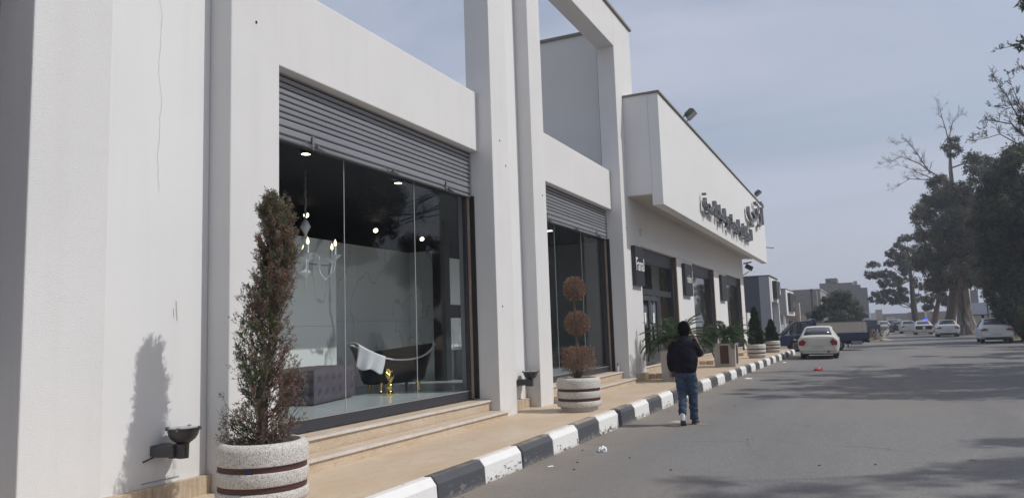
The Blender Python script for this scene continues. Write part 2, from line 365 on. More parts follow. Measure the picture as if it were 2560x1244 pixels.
def finish(name, me, parent=None, smooth=None, bevel=0, seg=2, subd=0):
    if smooth is not None:
        me.polygons.foreach_set('use_smooth', [True] * len(me.polygons))
        if smooth < 180: me.set_sharp_from_angle(angle=RAD(smooth))
    me.update(); o = bpy.data.objects.new(name, me); COL.objects.link(o)
    if parent is not None: o.parent = parent
    if bevel:
        b = o.modifiers.new('bevel', 'BEVEL'); b.width = bevel; b.segments = seg; b.limit_method = 'ANGLE'; b.angle_limit = RAD(40)
    if subd:
        b = o.modifiers.new('subd', 'SUBSURF'); b.levels = subd; b.render_levels = subd
    return o
def np_mesh(name, V, F, MI, mats, parent=None, smooth=None):
    me = bpy.data.meshes.new(name); o0 = origin(parent)
    if not LOCAL[0]: V = V - np.array(o0)
    nv, nf, k = len(V), len(F), F.shape[1]
    me.vertices.add(nv); me.vertices.foreach_set('co', V.astype(np.float32).ravel())
    me.loops.add(nf * k); me.loops.foreach_set('vertex_index', F.astype(np.int32).ravel())
    me.polygons.add(nf); me.polygons.foreach_set('loop_start', np.arange(0, nf * k, k, dtype=np.int32)); me.polygons.foreach_set('material_index', MI.astype(np.int32))
    me.update(calc_edges=True); me.validate()
    for m in mats: me.materials.append(MATS[m])
    return finish(name, me, parent, smooth)
def tag(o, label=None, cat=None, group=None, kind=None):
    for k, v in (('label', label), ('category', cat), ('group', group), ('kind', kind)):
        if v: o[k] = v
    return o
def thing(name, label, cat, loc=(0, 0, 0), rz=0., group=None):
    o = bpy.data.objects.new(name, None); COL.objects.link(o); o.location = loc; o.rotation_euler = (0, 0, rz); o.empty_display_size = .2
    return tag(o, label, cat, group)
def copy_tree(o, parent=None):
    c = o.copy(); COL.objects.link(c)
    if parent is not None: c.parent = parent
    for ch in list(o.children): copy_tree(ch, c)
    return c
def text_mesh(body, size, depth, spacing=1.):
    cu = bpy.data.curves.new('t', 'FONT'); cu.body = body; cu.size = size; cu.extrude = depth / 2; cu.resolution_u = 2; cu.space_character = spacing
    to = bpy.data.objects.new('t', cu); COL.objects.link(to)
    me = bpy.data.meshes.new_from_object(to.evaluated_get(bpy.context.evaluated_depsgraph_get()))
    bpy.data.objects.remove(to); bpy.data.curves.remove(cu); me.materials.clear()
    return me
def place_text(me, name, mat, parent, y0, z0, x, flip=False):
    """text plane facing +X, reading towards +Y"""
    o0 = origin(parent)
    for v in me.vertices:
        a, b, c = v.co; v.co = (x + c - o0.x, y0 + a - o0.y, z0 + b - o0.z)
    me.materials.append(MATS[mat]); return finish(name, me, parent)
def blades(base, dirs, length, width, rs, droop=0.):
    """vectorised leaf blades: kite quads from base along dirs"""
    n = len(base); d = dirs / np.linalg.norm(dirs, axis=1)[:, None]
    r = rs.normal(size=(n, 3)); s = np.cross(d, r); s /= np.linalg.norm(s, axis=1)[:, None] + 1e-9
    L = np.broadcast_to(np.asarray(length, float), (n,))[:, None]; W = np.broadcast_to(np.asarray(width, float), (n,))[:, None]
    tip = base + d * L; tip[:, 2] -= droop * L[:, 0]
    mid = base + d * L * .45
    V = np.stack([base, mid + s * W / 2, tip, mid - s * W / 2], 1).reshape(-1, 3)
    return V, np.arange(4 * n).reshape(n, 4)

# ------------------------------------------------------------------ ground, road, pavement, kerb
def zw(y): return .235 + .035 * min(1, max(0, (y - 5) / 6))
def kx(y): return -3.98 + .015 * max(0, y - 15)
def build_ground():
    m = MB(); m.quad((-400, -60, -.03), (400, -60, -.03), (400, 1500, -.03), (-400, 1500, -.03)); tag(m.obj('ground', 'sand'), kind='structure')
    edge = [(6.0, -30), (6.0, 0), (6.3, 14), (6.6, 30), (7.1, 44), (8.6, 55), (9.3, 66), (10.2, 80), (10.6, 95), (11, 120), (14, 170), (22, 300)]
    left = [(24, 300), (3, 170), (-.3, 132), (-2.6, 112), (-1.5, 95), (.9, 80), (1.6, 72), (.2, 67), (-6, 65.5), (-40, 64), (-40, 43.6), (-4.4, 43.6), (-3.9, 43.2), (-3.7, 38), (-3.9, 16), (-4.0, 0), (-4.0, -30)]
    r2 = random.Random(3); pts = []
    full = edge + left
    for i, (a, b) in enumerate(zip(full, full[1:] + full[:1])):
        n = max(1, int(math.dist(a, b) / 1.6)) if (i < len(edge) - 1 or (3 < i - len(edge) < 9)) else 1
        for k in range(n):
            q = k / n; j = .22 if n > 1 and k else 0
            pts.append((a[0] + (b[0] - a[0]) * q + r2.uniform(-j, j), a[1] + (b[1] - a[1]) * q + r2.uniform(-j, j), 0))
    m = MB(); m.poly(pts); tag(m.obj('road', 'asphalt', recalc=True), kind='structure')
build_ground()
def build_pavement():
    root = MB()
    ys = [-3, 0, 3, 5, 7, 9, 11, 15, 20, 25, 30, 35, 40, 42.2]
    for a, b in zip(ys, ys[1:]):
        root.quad((kx(a) - .14, a, zw(a)), (kx(b) - .14, b, zw(b)), (-6.2, b, zw(b)), (-6.2, a, zw(a)))
    # rounded far corner
    cx, cy = kx(42) - .14 - 1.2, 42.2
    arc = [(cx + 1.2 * math.cos(q), cy + 1.2 * math.sin(q), zw(42)) for q in (i * math.pi / 16 for i in range(9))]
    root.poly([(-6.2, 42.2, zw(42))] + [p for p in arc] + [(-6.2, 43.4, zw(42))])
    pv = tag(root.obj('pavement', 'pavement_stone'), kind='structure')
    prof = [(.02, -.05), (.012, .0), (0, .205), (-.062, .283), (-.165, .279), (-.165, -.05)]
    def block(p0, p1, z0, mat, jit):
        d = Vector((p1[0] - p0[0], p1[1] - p0[1], 0)); L = d.length; d.normalize(); nrm = Vector((d.y, -d.x, 0)); q0 = Vector((*p0, 0)) + d * .004; q1 = Vector((*p1, 0)) - d * .004
        m = MB(); dz = z0 - .27; k = rnd.uniform(-jit, jit); t = rnd.uniform(-jit, jit) * .6
        m.rings([[q + nrm * (x + k + t * s) + Vector((0, 0, z + dz if z > .1 else z)) for x, z in prof] for q, s in ((q0, -1), (q1, 1))])
        m.obj('kerb_block', mat, pv, bevel=.009, seg=2)
    y = -1.38; i = 0
    while y < 42.2:
        block((kx(y), y), (kx(y + 1), y + 1), zw(y), 'kerb_white' if i % 2 else 'kerb_dark', .012); y += 1.0; i += 1
    R = 1.36; yc = y
    for a in range(3):
        q0, q1 = a * math.pi / 6, (a + 1) * math.pi / 6; c = (kx(y) - R, y)
        block((c[0] + R * math.cos(q0), c[1] + R * math.sin(q0)), (c[0] + R * math.cos(q1), c[1] + R * math.sin(q1)), .27, 'kerb_white' if i % 2 else 'kerb_dark', .004); i += 1
    for a in range(3): block((kx(y) - R - a, y + R), (kx(y) - R - a - 1, y + R), .27, 'kerb_white' if i % 2 else 'kerb_dark', .004); i += 1
build_pavement()

# ------------------------------------------------------------------ the white showroom
FX, RX, BX, GX, KX = -5.57, -5.85, -5.84, -6.11, -6.05
def roller_shutter(parent, y0, y1, zb, zt, x=-5.99):
    hood = MB(); hood.box(x - .07, x - .045, y0, y1, zb + .02, zt); sh = hood.obj('roller_shutter', 'black_metal', parent)
    z = zb
    hs = [.055, .098, .098] + [.0725] * 12
    for i, h in enumerate(hs):
        if z + .02 > zt: break
        h = min(h, zt - z); m = MB(); pr = []
        b = .012 if i else .004
        for q in range(7):
            t = q / 6; pr.append((x - .022 + .022 * min(1, 1.9 * math.sin(math.pi * min(1, .06 + t * .90))) ** 1.0 - .010 * (1 - t), z + b + (h - b - .003) * t))
        pr = [(x - .046, z + b)] + pr + [(x - .046, z + h - .003)]
        m.rings([[(a, yy, c) for a, c in pr] for yy in (y0 + .005, y1 - .005)]); m.obj('shutter_slat', 'shutter_steel', sh, smooth=40); z += h
    for f in (.20, .52, .83):
        yy = y0 + (y1 - y0) * f; m = MB()
        if f != .52: m.box(x + .006, x + .016, yy - .018, yy + .018, zb - .02, zb + .15)
        m.obox((x + .03, yy + .10, zb + .005), (.03, 0, .004), (0, .07, -.012), (0, 0, .012)); m.tube([(x + .02, yy - .16, zb + .05), (x + .045, yy - .1, zb + .01), (x + .03, yy - .02, zb + .0)], .009, 5)
        m.obj('lock_bracket', 'bracket_steel', sh)
def shopfront(parent, y0, y1, joints, zfl=.575, top=3.99, x=GX, sill=.145):
    fr = MB(); fr.box(x - .04, x + .03, y0, y1, zfl, zfl + sill - .012); fr.box(x - .04, x + .03, y0, y0 + .06, zfl + sill, top + .3); fr.box(x - .04, x + .03, y1 - .07, y1, zfl + sill, top + .3); fr.box(x - .04, x + .03, y0 + .06, y1 - .07, top, top + .3)
    win = fr.obj('shop_window', 'frame_metal', parent, bevel=.004)
    lip = MB(); lip.box(x - .02, x + .035, y0 + .06, y1 - .07, zfl + sill - .012, zfl + sill); lip.obj('window_ledge', 'frame_lip', win)
    ed = [y0 + .06] + joints + [y1 - .07]
    for a, b in zip(ed, ed[1:]):
        m = MB(); m.box(x - .006, x + .006, a + .005, b - .005, zfl + sill, top); m.obj('glass_pane', 'shop_glass', win)
    for j in joints:
        m = MB(); m.box(x - .004, x + .004, j - .004, j + .004, zfl + sill, top); m.obj('pane_joint', 'silicone', win)
    return win
def steps(parent, y0, y1, x_lo=-5.40, x_hi=-5.72, x_back=-6.08, ends=True):
    z0 = zw(y0 + 2)
    def course(xn, xb, zt, nose):
        m = MB(); m.box(xb, xn - .03, y0, y1, z0 - .05 if nose == 0 else z0 + .10, zt - .03)
        st = m.obj('step', 'step_riser', parent)
        n = max(2, round((y1 - y0) / 1.25)); d = (y1 - y0) / n
        for k in range(n):
            a, b = y0 + k * d, y0 + (k + 1) * d; e = rnd.uniform(-.004, .004)
            m = MB(); m.box(xn - .075, xn + e, a + .002, b - .002, zt - .030, zt + .0005 * k); m.obj('step_nosing', 'step_nosing', st, bevel=.004)
            m = MB(); m.box(xb, xn - .077, a + .002, b - .002, zt - .030, zt - .001); m.obj('step_tread', 'step_tread', st)
    course(x_lo, x_hi, z0 + .135, 0); course(x_hi, x_back, z0 + .305, 1)
def plinth_run(parent, x, y0, y1, z0, h=.17, t=.07, n=None, zb=.0):
    n = n or max(1, round((y1 - y0) / .62)); d = (y1 - y0) / n
    for k in range(n):
        m = MB(); e = rnd.uniform(-.003, .003); m.box(x - .02, x + t + e, y0 + k * d + .0015, y0 + (k + 1) * d - .0015, z0 - .04, z0 + h + rnd.uniform(-.003, .003)); m.obj('plinth_stone', 'plinth_travertine', parent, bevel=.003)
def build_showroom():
    b = thing('showroom_building', 'white rendered showroom with tall portal frame, roller shutters and big shop windows', 'building', (-8, 8, 0))
    def part(name, mat, *boxes, bev=.012):
        m = MB()
        for q in boxes: m.box(*q)
        return m.obj(name, mat, b, bevel=bev)
    T = 10.16
    for y0, y1 in ((3.47, 4.13), (5.44, 6.13), (11.30, 11.965), (13.02, 13.65)):
        part('pier', 'plaster_rough', (KX if y0 > 9 or y1 < 5 else KX, FX, y0, y1, -.1, T))
    part('pier', 'plaster_rough', (KX, FX, 18.83, 20.45, -.1, T))
    for y0, y1 in ((4.13, 5.44), (11.965, 13.02)):
        part('recess_wall', 'plaster_smooth', (KX, RX, y0, y1, -.1, T))
    for y0, y1 in ((6.13, 11.30), (13.65, 18.83)):
        part('facade_beam', 'plaster_rough', (KX, BX, y0, y1, 4.765, 5.805))
    part('portal_lintel', 'plaster_rough', (KX, FX, 13.65, 18.83, 9.18, T))
    m = MB(); m.box(KX - .05, FX + .05, 11.25, 20.52, T + .002, T + .075); m.obj('coping', 'coping_stone', b, bevel=.006)
    # shell behind the front
    part('roof_slab', 'plaster_grey', (-13, KX - .003, -4, 20.4, 4.42, 4.75), bev=0)
    part('ceiling', 'black_wall', (-12.9, KX - .11, -3.9, 20.3, 4.10, 4.20), bev=0)
    part('shutter_box', 'black_metal', (KX - .10, KX - .003, 6.13, 11.30, 4.05, 4.40), (KX - .10, KX - .003, 13.65, 18.83, 4.05, 4.40), bev=0)
    part('floor', 'shop_floor', (-12.9, GX - .045, -3.9, 20.3, .50, .70), bev=0)
    part('back_wall', 'black_wall', (-13.1, -12.9, -4, 20.4, -.1, 4.42), (-12.9, KX - .003, -4.1, -3.9, -.1, 4.42), (-12.9, -6.30, 20.3, 20.44, -.1, 4.42), bev=0)
    part('return_wall', 'plaster_grey', (KX - .25, KX - .003, 3.47, 6.13, -.1, 4.05), bev=0); part('return_wall', 'plaster_grey', (KX - .22, KX - .003, 11.30, 13.65, -.1, 4.05), bev=0)
    # opening 0 at the very left, closed by its own shutter
    part('facade_beam', 'plaster_rough', (KX, BX, -4, 3.47, 4.765, 5.805))
    roller_shutter(b, -2.0, 3.465, .30, 4.765, -5.955)
    roller_shutter(b, 6.135, 11.295, 3.975, 4.765); roller_shutter(b, 13.655, 18.825, 3.985, 4.765)
    for y1 in (11.30, 18.83):   # shutter guide and stone jamb on the far side of each opening
        part('shutter_guide', 'black_metal', (-6.03, -5.945, y1 - .028, y1 + .01, .58, 4.0), bev=.003)
        m = MB()
        zz = .575
        for h in (1.13, 1.13, 1.14): m.box(-6.082, -6.032, y1 - .034, y1 + .01, zz + .002, zz + h - .002); zz += h
        m.obj('stone_jamb', 'jamb_stone', b)
    for y0 in (6.13, 13.65): part('shutter_guide', 'black_metal', (-6.03, -5.945, y0 - .01, y0 + .028, .58, 4.0), bev=.003)
    shopfront(b, 6.14, 11.29, [7.93, 9.64]); shopfront(b, 13.66, 18.82, [15.35, 17.08])
    steps(b, 6.135, 11.292); steps(b, 13.655, 18.822)
    plinth_run(b, RX, 4.135, 5.435, zw(5)); plinth_run(b, RX, 11.97, 13.015, zw(12), n=2)
    plinth_run(b, FX, 19.36, 20.45, zw(20), .19, .05, n=2)
    # marble display walls inside the first window
    def panel(mat, x0, x1, y0, y1, z0, z1, nm='marble_panel'):
        m = MB(); m.box(x0, x1, y0, y1, z0, z1); m.obj(nm, mat, b, bevel=.003)
    for z0, z1 in ((.702, 1.86), (1.864, 2.86), (2.88, 3.30)):
        for y0, y1 in ((6.5, 8.4), (8.404, 10.28)): panel('marble', -8.20, -8.10, y0, y1, z0, z1)
    for z0, z1 in ((.702, 1.98), (1.984, 3.47)):
        for y0, y1 in ((10.3, 12.1), (12.104, 13.94)): panel('marble', -9.08, -9.0, y0, y1, z0, z1)
        panel('marble', -9.0, -8.32, 13.94, 14.02, z0, z1)
    panel('black_wall', -8.318, -8.02, 13.80, 14.02, .702, 4.09, 'dark_column')
    panel('black_wall', -8.30, -8.16, 13.81, 15.9, 2.02, 2.30, 'dark_column')
    panel('marble', -8.24, -8.16, 14.03, 15.9, .702, 2.015); panel('marble', -8.24, -8.16, 14.03, 15.9, 2.305, 3.32)
    # partition seen through the second window
    panel('grey_interior', -9.0, -6.6, 20.0, 20.1, .702, 4.09, 'partition_wall'); panel('grey_interior', -11.5, -9.2, 18.2, 18.35, .702, 3.2, 'partition_wall')
    # small fixing holes, crack and stains on the render
    m = MB()
    for x, y, z in ((FX, 5.78, 4.98), (FX, 11.6, 4.99), (FX, 11.81, 4.58), (FX, 13.45, 4.3), (FX, 19.12, 4.3), (RX, 12.5, 4.2), (RX, 5.30, .78), (FX, 11.5, 2.1)):
        m.lathe([(.012, 0), (.010, .008)], 7, (0, 0, 0)); k = len(m.v) - 14
        for i in range(14): a = m.v[k + i]; m.v[k + i] = (x + .001 + a[2], y + a[0], z + a[1] * 1.5)
    m.obj('fixing_hole', 'rust', b)
    def crack(pts, w, mat='crack_dark'):
        m = MB()
        for (y0, z0), (y1, z1) in zip(pts, pts[1:]): m.quad((RX + .0025, y0 - w, z0), (RX + .0025, y0 + w, z0), (RX + .0025, y1 + w, z1), (RX + .0025, y1 - w, z1))
        m.obj('wall_crack', mat, b)
    r2 = random.Random(5); z = 5.05; y = 4.80; pts = [(y, z)]
    while z > 3.1:
        z -= r2.uniform(.03, .08); y += r2.uniform(-.011, .011) + (.012 if 4.7 < z < 4.85 else 0); pts.append((y, z))
    crack(pts, .0010)
    crack([(5.06, 2.05), (5.065, 1.95), (5.075, 1.87)], .004); crack([(5.03, 1.98), (5.035, 1.90)], .003)
    m = MB(); m.box(RX + .001, RX + .006, 4.72, 5.12, .44, .449); m.obj('wall_plate', 'crack_dark', b)
    return b
SHOW = build_showroom()

# ------------------------------------------------------------------ the canopy building and its doors
def build_canopy_building():
    b = thing('canopy_showroom', 'long white showroom with deep overhanging fascia, dark glass entrances and raised letters', 'building', (-8, 30, 0))
    def part(name, mat, *boxes, bev=.012):
        m = MB()
        for q in boxes: m.box(*q)
        return m.obj(name, mat, b, bevel=bev)
    WX = -5.63
    ops = [(20.46, 25.1), (27.65, 31.9), (34.9, 39.25)]; ed = [20.455] + [v for o in ops for v in o] + [40.35]
    for a, c in ((25.1, 27.65), (31.9, 34.9), (39.25, 40.35)): part('wall_pier', 'plaster_smooth', (-6.5, WX, a, c, -.1, 3.965))
    part('upper_wall', 'plaster_smooth', (-6.5, WX, 20.455, 40.35, 3.967, 5.188), bev=0)
    part('fascia', 'plaster_smooth', (-4.89, -4.60, 19.43, 42.25, 4.875, 7.90))
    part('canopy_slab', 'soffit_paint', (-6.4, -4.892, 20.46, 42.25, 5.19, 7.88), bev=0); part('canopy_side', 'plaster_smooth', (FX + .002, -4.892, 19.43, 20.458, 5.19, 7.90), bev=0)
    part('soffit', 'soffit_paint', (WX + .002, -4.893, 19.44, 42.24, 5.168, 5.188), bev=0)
    m = MB(); m.box(-5.6, -4.555, 19.385, 19.75, 7.902, 7.955); m.box(-4.95, -4.555, 19.752, 42.3, 7.902, 7.955); m.obj('coping', 'coping_stone', b, bevel=.005)
    part('rear_block', 'plaster_grey', (-15, -6.42, 20.46, 40.2, 4.4, 7.5), bev=0)
    m = MB(); m.box(-9.6, -6.26, 19.46, 20.455, 4.80, 9.92); m.obj('tall_side_wall', 'plaster_far', b); m = MB(); m.box(-9.65, -6.25, 19.40, 20.46, 9.922, 10.0); m.obj('coping', 'coping_stone', b)
    part('back_wall', 'black_wall', (-12.2, -12.0, 20.46, 40.3, -.1, 4.4), (-12, -6.5, 40.2, 40.34, -.1, 4.4), (-12, -6.46, 20.46, 40.2, 4.25, 4.39), bev=0)
    part('floor', 'shop_floor', (-12, -6.1, 20.46, 40.2, .45, .62), bev=0)
    for k, (y0, y1) in enumerate(ops):
        # head frame, far jamb in brown stone
        m = MB(); m.box(-5.9, -5.75, y0, y1 - .12, 3.55, 3.96); m.box(-5.88, -5.78, y0, y0 + .12, .62, 3.55); m.box(-5.9, -5.73, y1 - .30, y1 - .12, .62, 3.55); fr = m.obj('shop_window', 'frame_metal', b, bevel=.004)
        m = MB(); m.box(-6.2, WX + .004, y1 - .128, y1 - .002, .28, 3.955); m.obj('stone_jamb', 'jamb_brown', b)
        lo = .62 if k else 2.75
        if k:
            m = MB(); m.box(-5.87, -5.79, y0 + .12, y1 - .30, .62, .80); m.obj('window_sill', 'frame_metal', fr)
            lo = .80
            for a, c in ((y0 + .12, (y0 + y1) / 2 - .1), ((y0 + y1) / 2 - .09, y1 - .30)):
                m = MB(); m.box(-5.835, -5.825, a + .004, c - .004, lo, 3.55); m.obj('glass_pane', 'shop_glass', fr)
        else:
            ya, yb, yc = 21.05, 22.02, 23.0
            m = MB(); m.box(-5.87, -5.79, y0 + .12, y1 - .3, 2.62, 2.80); m.box(-5.87, -5.79, ya - .1, ya, .60, 2.62); m.box(-5.87, -5.79, yc, yc + .1, .60, 2.62); m.obj('door_frame', 'frame_metal', fr)
            m = MB(); m.box(-5.835, -5.825, y0 + .13, y1 - .31, 2.80, 3.55); m.obj('glass_pane', 'shop_glass', fr)
            m = MB(); m.box(-5.835, -5.825, y0 + .13, ya - .1, .62, 2.62); m.obj('glass_pane', 'shop_glass', fr); m = MB(); m.box(-5.835, -5.825, yc + .1, y1 - .31, .62, 2.62); m.obj('glass_pane', 'shop_glass', fr)
            for p, q, hy in ((ya, yb, yb - .18), (yb, yc, yb + .18)):
                m = MB(); X0, X1 = -5.86, -5.8
                m.box(X0, X1, p + .006, p + .12, .61, 2.60); m.box(X0, X1, q - .12, q - .006, .61, 2.60); m.box(X0, X1, p + .12, q - .12, .61, .92); m.box(X0, X1, p + .12, q - .12, 2.46, 2.60)
                d = m.obj('glass_door', 'lamp_casing', b, bevel=.004)
                m = MB(); m.box(-5.835, -5.827, p + .122, q - .122, .92, 2.46); m.obj('glass_pane', 'shop_glass', d)
                m = MB(); m.tube([(-5.79, hy, 1.15), (-5.75, hy, 1.18), (-5.75, hy, 1.72), (-5.79, hy, 1.75)], .014, 6); m.obj('door_handle', 'chrome', d, smooth=60)
                m = MB(); m.box(-5.826, -5.821, (p + q) / 2 - .09, (p + q) / 2 + .09, 1.78, 2.10); m.obj('door_notice', 'white_paper', d)
        steps(b, y0 + .02, y1 - .02, -5.34, -5.68, -6.10)
        m = MB(); m.box(-5.62, -5.10, y0 + .12, y0 + .42, zw(20) - .04, zw(20) + .14); m.obj('step_block', 'plinth_travertine', b, bevel=.005)
    for a, c in ((25.1, 27.65), (31.9, 34.9), (39.25, 40.35)): plinth_run(b, WX, a + .01, c - .01, zw(30), .19, .05)
    for i in range(7):
        m = MB(); y = 21.6 + i * 3.1; m.lathe([(.075, -.02), (.075, 0), (.05, .004)], 14, (-5.06, y, 5.163)); s = m.obj('soffit_spot', 'spot_off', b)
    m = MB(); m.lathe([(.0, 0), (.10, .0), (.10, .05), (.0, .09)], 12, (0, 0, 0)); m.v = [(WX + z, 20.75 + x, 4.35 + y) for x, y, z in m.v]; m.obj('wall_fitting', 'plaster_far', b)
    m = MB(); m.box(WX, WX + .012, 26.0, 26.09, 1.80, 1.92); m.obj('wall_switch', 'anthracite', b)
    return b
CAN = build_canopy_building()
def fascia_sign(name, label, y0, y1, z0, z1, x=-5.63):
    s = thing(name, label, 'sign', (x, (y0 + y1) / 2, z0))
    m = MB(); m.box(x + .001, x + .11, y0, y1, z0, z1); m.obj('sign_board', 'sign_black', s, bevel=.006)
    return s
s1 = fascia_sign('wall_sign', 'black panel sign with large white letters beside the glass double doors', 19.50, 20.34, 2.80, 3.86, FX)
me = text_mesh('Fanal', .44, .012, 1.0); w_ = max(v.co.x for v in me.vertices)
for v in me.vertices: v.co.x *= .80 / w_; v.co.y *= 1.15
place_text(me, 'sign_lettering', 'sign_white', s1, 19.52, 3.20, FX + .116)
s2 = fascia_sign('wall_sign', 'black panel sign with thin pale word between the doors and the middle window', 25.85, 27.05, 2.72, 3.82)
me = text_mesh('noken', .42, .006, 1.0); w_ = max(v.co.x for v in me.vertices)
for v in me.vertices: v.co.x *= .72 / w_
place_text(me, 'sign_lettering', 'sign_white', s2, 26.15, 3.17, -5.63 + .113)
fascia_sign('wall_sign', 'plain black panel sign between the two far shop windows', 33.1, 34.3, 2.72, 3.82)
def arabic():
    F = {'alef': '\uFE8D', 'lam_i': '\uFEDF'}
    words = ['\uFEDF\uFEE0\uFEB4\uFEF4\uFEAE\uFE8D\uFEE3\uFEF4\uFEDA', '\uFEED\uFE8D\uFEDF\uFE92\uFEEE\uFEAD\uFEB3\uFEFC\uFEE5', '\uFEED\uFE8D\uFEDF\uFEE4\uFEEE\uFE8D\uFEA9', '\uFE8D\uFEDF\uFEBC\uFEA4\uFEF4\uFE94']
    s = thing('raised_lettering', 'long row of dark steel Arabic letters fixed along the white fascia', 'lettering', (-4.6, 31, 5.4))
    ms = [text_mesh(w[::-1], .72, .13) for w in words]
    ws = [(min(v.co.x for v in m.vertices), max(v.co.x for v in m.vertices)) for m in ms]
    gap = .28; tot = sum(b - a for a, b in ws) + gap * 3; k = (35.5 - 24.35) / tot; y = 35.5
    for m, (a, b) in zip(ms, ws):
        for v in m.vertices: v.co.x = (v.co.x - a) * k
        y -= (b - a) * k; place_text(m, 'word', 'sign_steel', s, y, 5.42, -4.6 + .13); y -= gap * k
    lg = thing('raised_logo', 'taller dark steel Arabic word above the lettering at the far end of the fascia', 'lettering', (-4.6, 39, 6.3))
    m = text_mesh('\uFE81\uFEAD\uFE97\uFEF2'[::-1], 1.38, .14); a, b = min(v.co.x for v in m.vertices), max(v.co.x for v in m.vertices)
    for v in m.vertices: v.co.x = (v.co.x - a) * (40.6 - 34.7) / (b - a)
    place_text(m, 'word', 'sign_steel', lg, 34.7, 6.70, -4.6 + .14)
arabic()
def floodlight(y, label):
    t = thing('floodlight', label, 'floodlight', (-4.72, y, 7.955), 0, 'floodlights on the fascia')
    m = MB(); c = Vector((-4.46, y, 8.20)); n = Vector((.62, 0, -.78)); u = Vector((0, 1, 0)); w = n.cross(u)
    m.obox(c, u * .24, w * .17, n * .055); m.obox(c - n * .10, u * .13, w * .13, n * .045); m.obj('lamp_housing', 'car_grey', t, bevel=.02)
    m = MB(); m.obox(c + n * .06, u * .21, w * .14, n * .004); m.obj('lamp_lens', 'lamp_glass', t)
    m = MB(); m.tube([(-4.72, y - .27, 7.955), (-4.6, y - .27, 8.14), c + u * -.25], .018, 5); m.tube([(-4.72, y + .27, 7.955), (-4.6, y + .27, 8.14), c + u * .25], .018, 5); m.box(-4.78, -4.66, y - .29, y + .29, 7.955, 7.97); m.obj('bracket', 'lamp_casing', t)
floodlight(23.1, 'dark floodlight on the fascia top, the nearer one above the blank white wall')
floodlight(39.2, 'dark floodlight on the fascia top above the tall steel word at the far end')
def camera_box():
    t = thing('security_camera', 'small pale security camera jutting from the far end of the fascia', 'camera', (-4.6, 42.25, 5.75))
    m = MB(); m.box(-4.72, -4.66, 42.252, 42.34, 5.62, 5.92); m.tube([(-4.69, 42.34, 5.8), (-4.63, 42.5, 5.78)], .02, 5); m.obj('bracket', 'plaster_far', t)
    m = MB(); m.tube([(-4.69, 42.42, 5.80), (-4.30, 42.62, 5.74)], [.055, .055], 10); m.obj('camera_body', 'car_white', t, smooth=50); m = MB(); m.tube([(-4.30, 42.62, 5.74), (-4.27, 42.635, 5.735)], [.05, .05], 10); m.obj('camera_lens', 'black_metal', t)
camera_box()
def end_lamp():
    t = thing('wall_lamp', 'dark lamp on a bent arm under the far end of the canopy', 'lamp', (-5.6, 40.35, 4.2))
    m = MB(); m.tube([(-5.64, 40.36, 4.2), (-5.5, 40.6, 4.3), (-5.38, 40.8, 4.42)], .02, 6); m.obj('arm', 'lamp_casing', t); m = MB(); m.obox((-5.36, 40.75, 4.62), (.16, .05, -.10), (-.03, .10, 0), (.05, 0, .10)); m.obox((-5.42, 40.75, 4.86), (.20, .02, .03), (0, .06, 0), (0, 0, .03)); m.obj('lamp_head', 'lamp_casing', t)
end_lamp()
def wall_uplight(y, z, label):
    t = thing('wall_uplight', label, 'lamp', (RX, y, z), 0, 'dark uplights on the recessed walls')
    m = MB(); m.box(RX + .001, RX + .03, y - .06, y + .09, z - .03, z + .06); m.obox((RX + .10, y + .05, z + .012), (.10, .03, 0), (-.025, .085, 0), (0, 0, .052)); m.obox((RX + .185, y + .095, z + .005), (.06, .02, 0), (-.02, .06, 0), (0, 0, .062)); m.obj('gear_box', 'lamp_casing', t, bevel=.008)
    c = (RX + .205, y + .125, z)
    m = MB(); m.lathe([(.048, -.065), (.052, .06), (.06, .07)], 18, c); m.obj('lamp_stem', 'lamp_casing', t, smooth=40)
    m = MB(); m.lathe([(.052, .07), (.076, .082), (.106, .108), (.126, .142), (.136, .185), (.146, .19), (.146, .20), (.13, .201)], 26, c); m.obj('lamp_bowl', 'lamp_casing', t, smooth=40)
    m = MB(); m.lathe([(.130, .2015), (.130, .206)], 26, c); m.obj('lamp_glass', 'lamp_glass', t)
    m = MB()
    for k in range(4):
        q = k * math.pi / 2 + .5; m.obox((c[0] + .143 * math.cos(q), c[1] + .143 * math.sin(q), z + .197), (.014 * math.cos(q), .014 * math.sin(q), 0), (-.012 * math.sin(q), .012 * math.cos(q), 0), (0, 0, .016))
    m.obj('clip', 'bracket_steel', t)
    m = MB(); m.tube([(RX + .004, y - .13, z - .07), (RX + .03, y - .06, z - .045), (RX + .04, y - .02, z - .03)], .007, 5); m.obj('cable', 'black_metal', t)
wall_uplight(4.86, .70, 'dark bowl uplight on the wall left of the nearest round planter')
wall_uplight(12.62, .735, 'dark bowl uplight on the narrow wall behind the triple ball topiary')

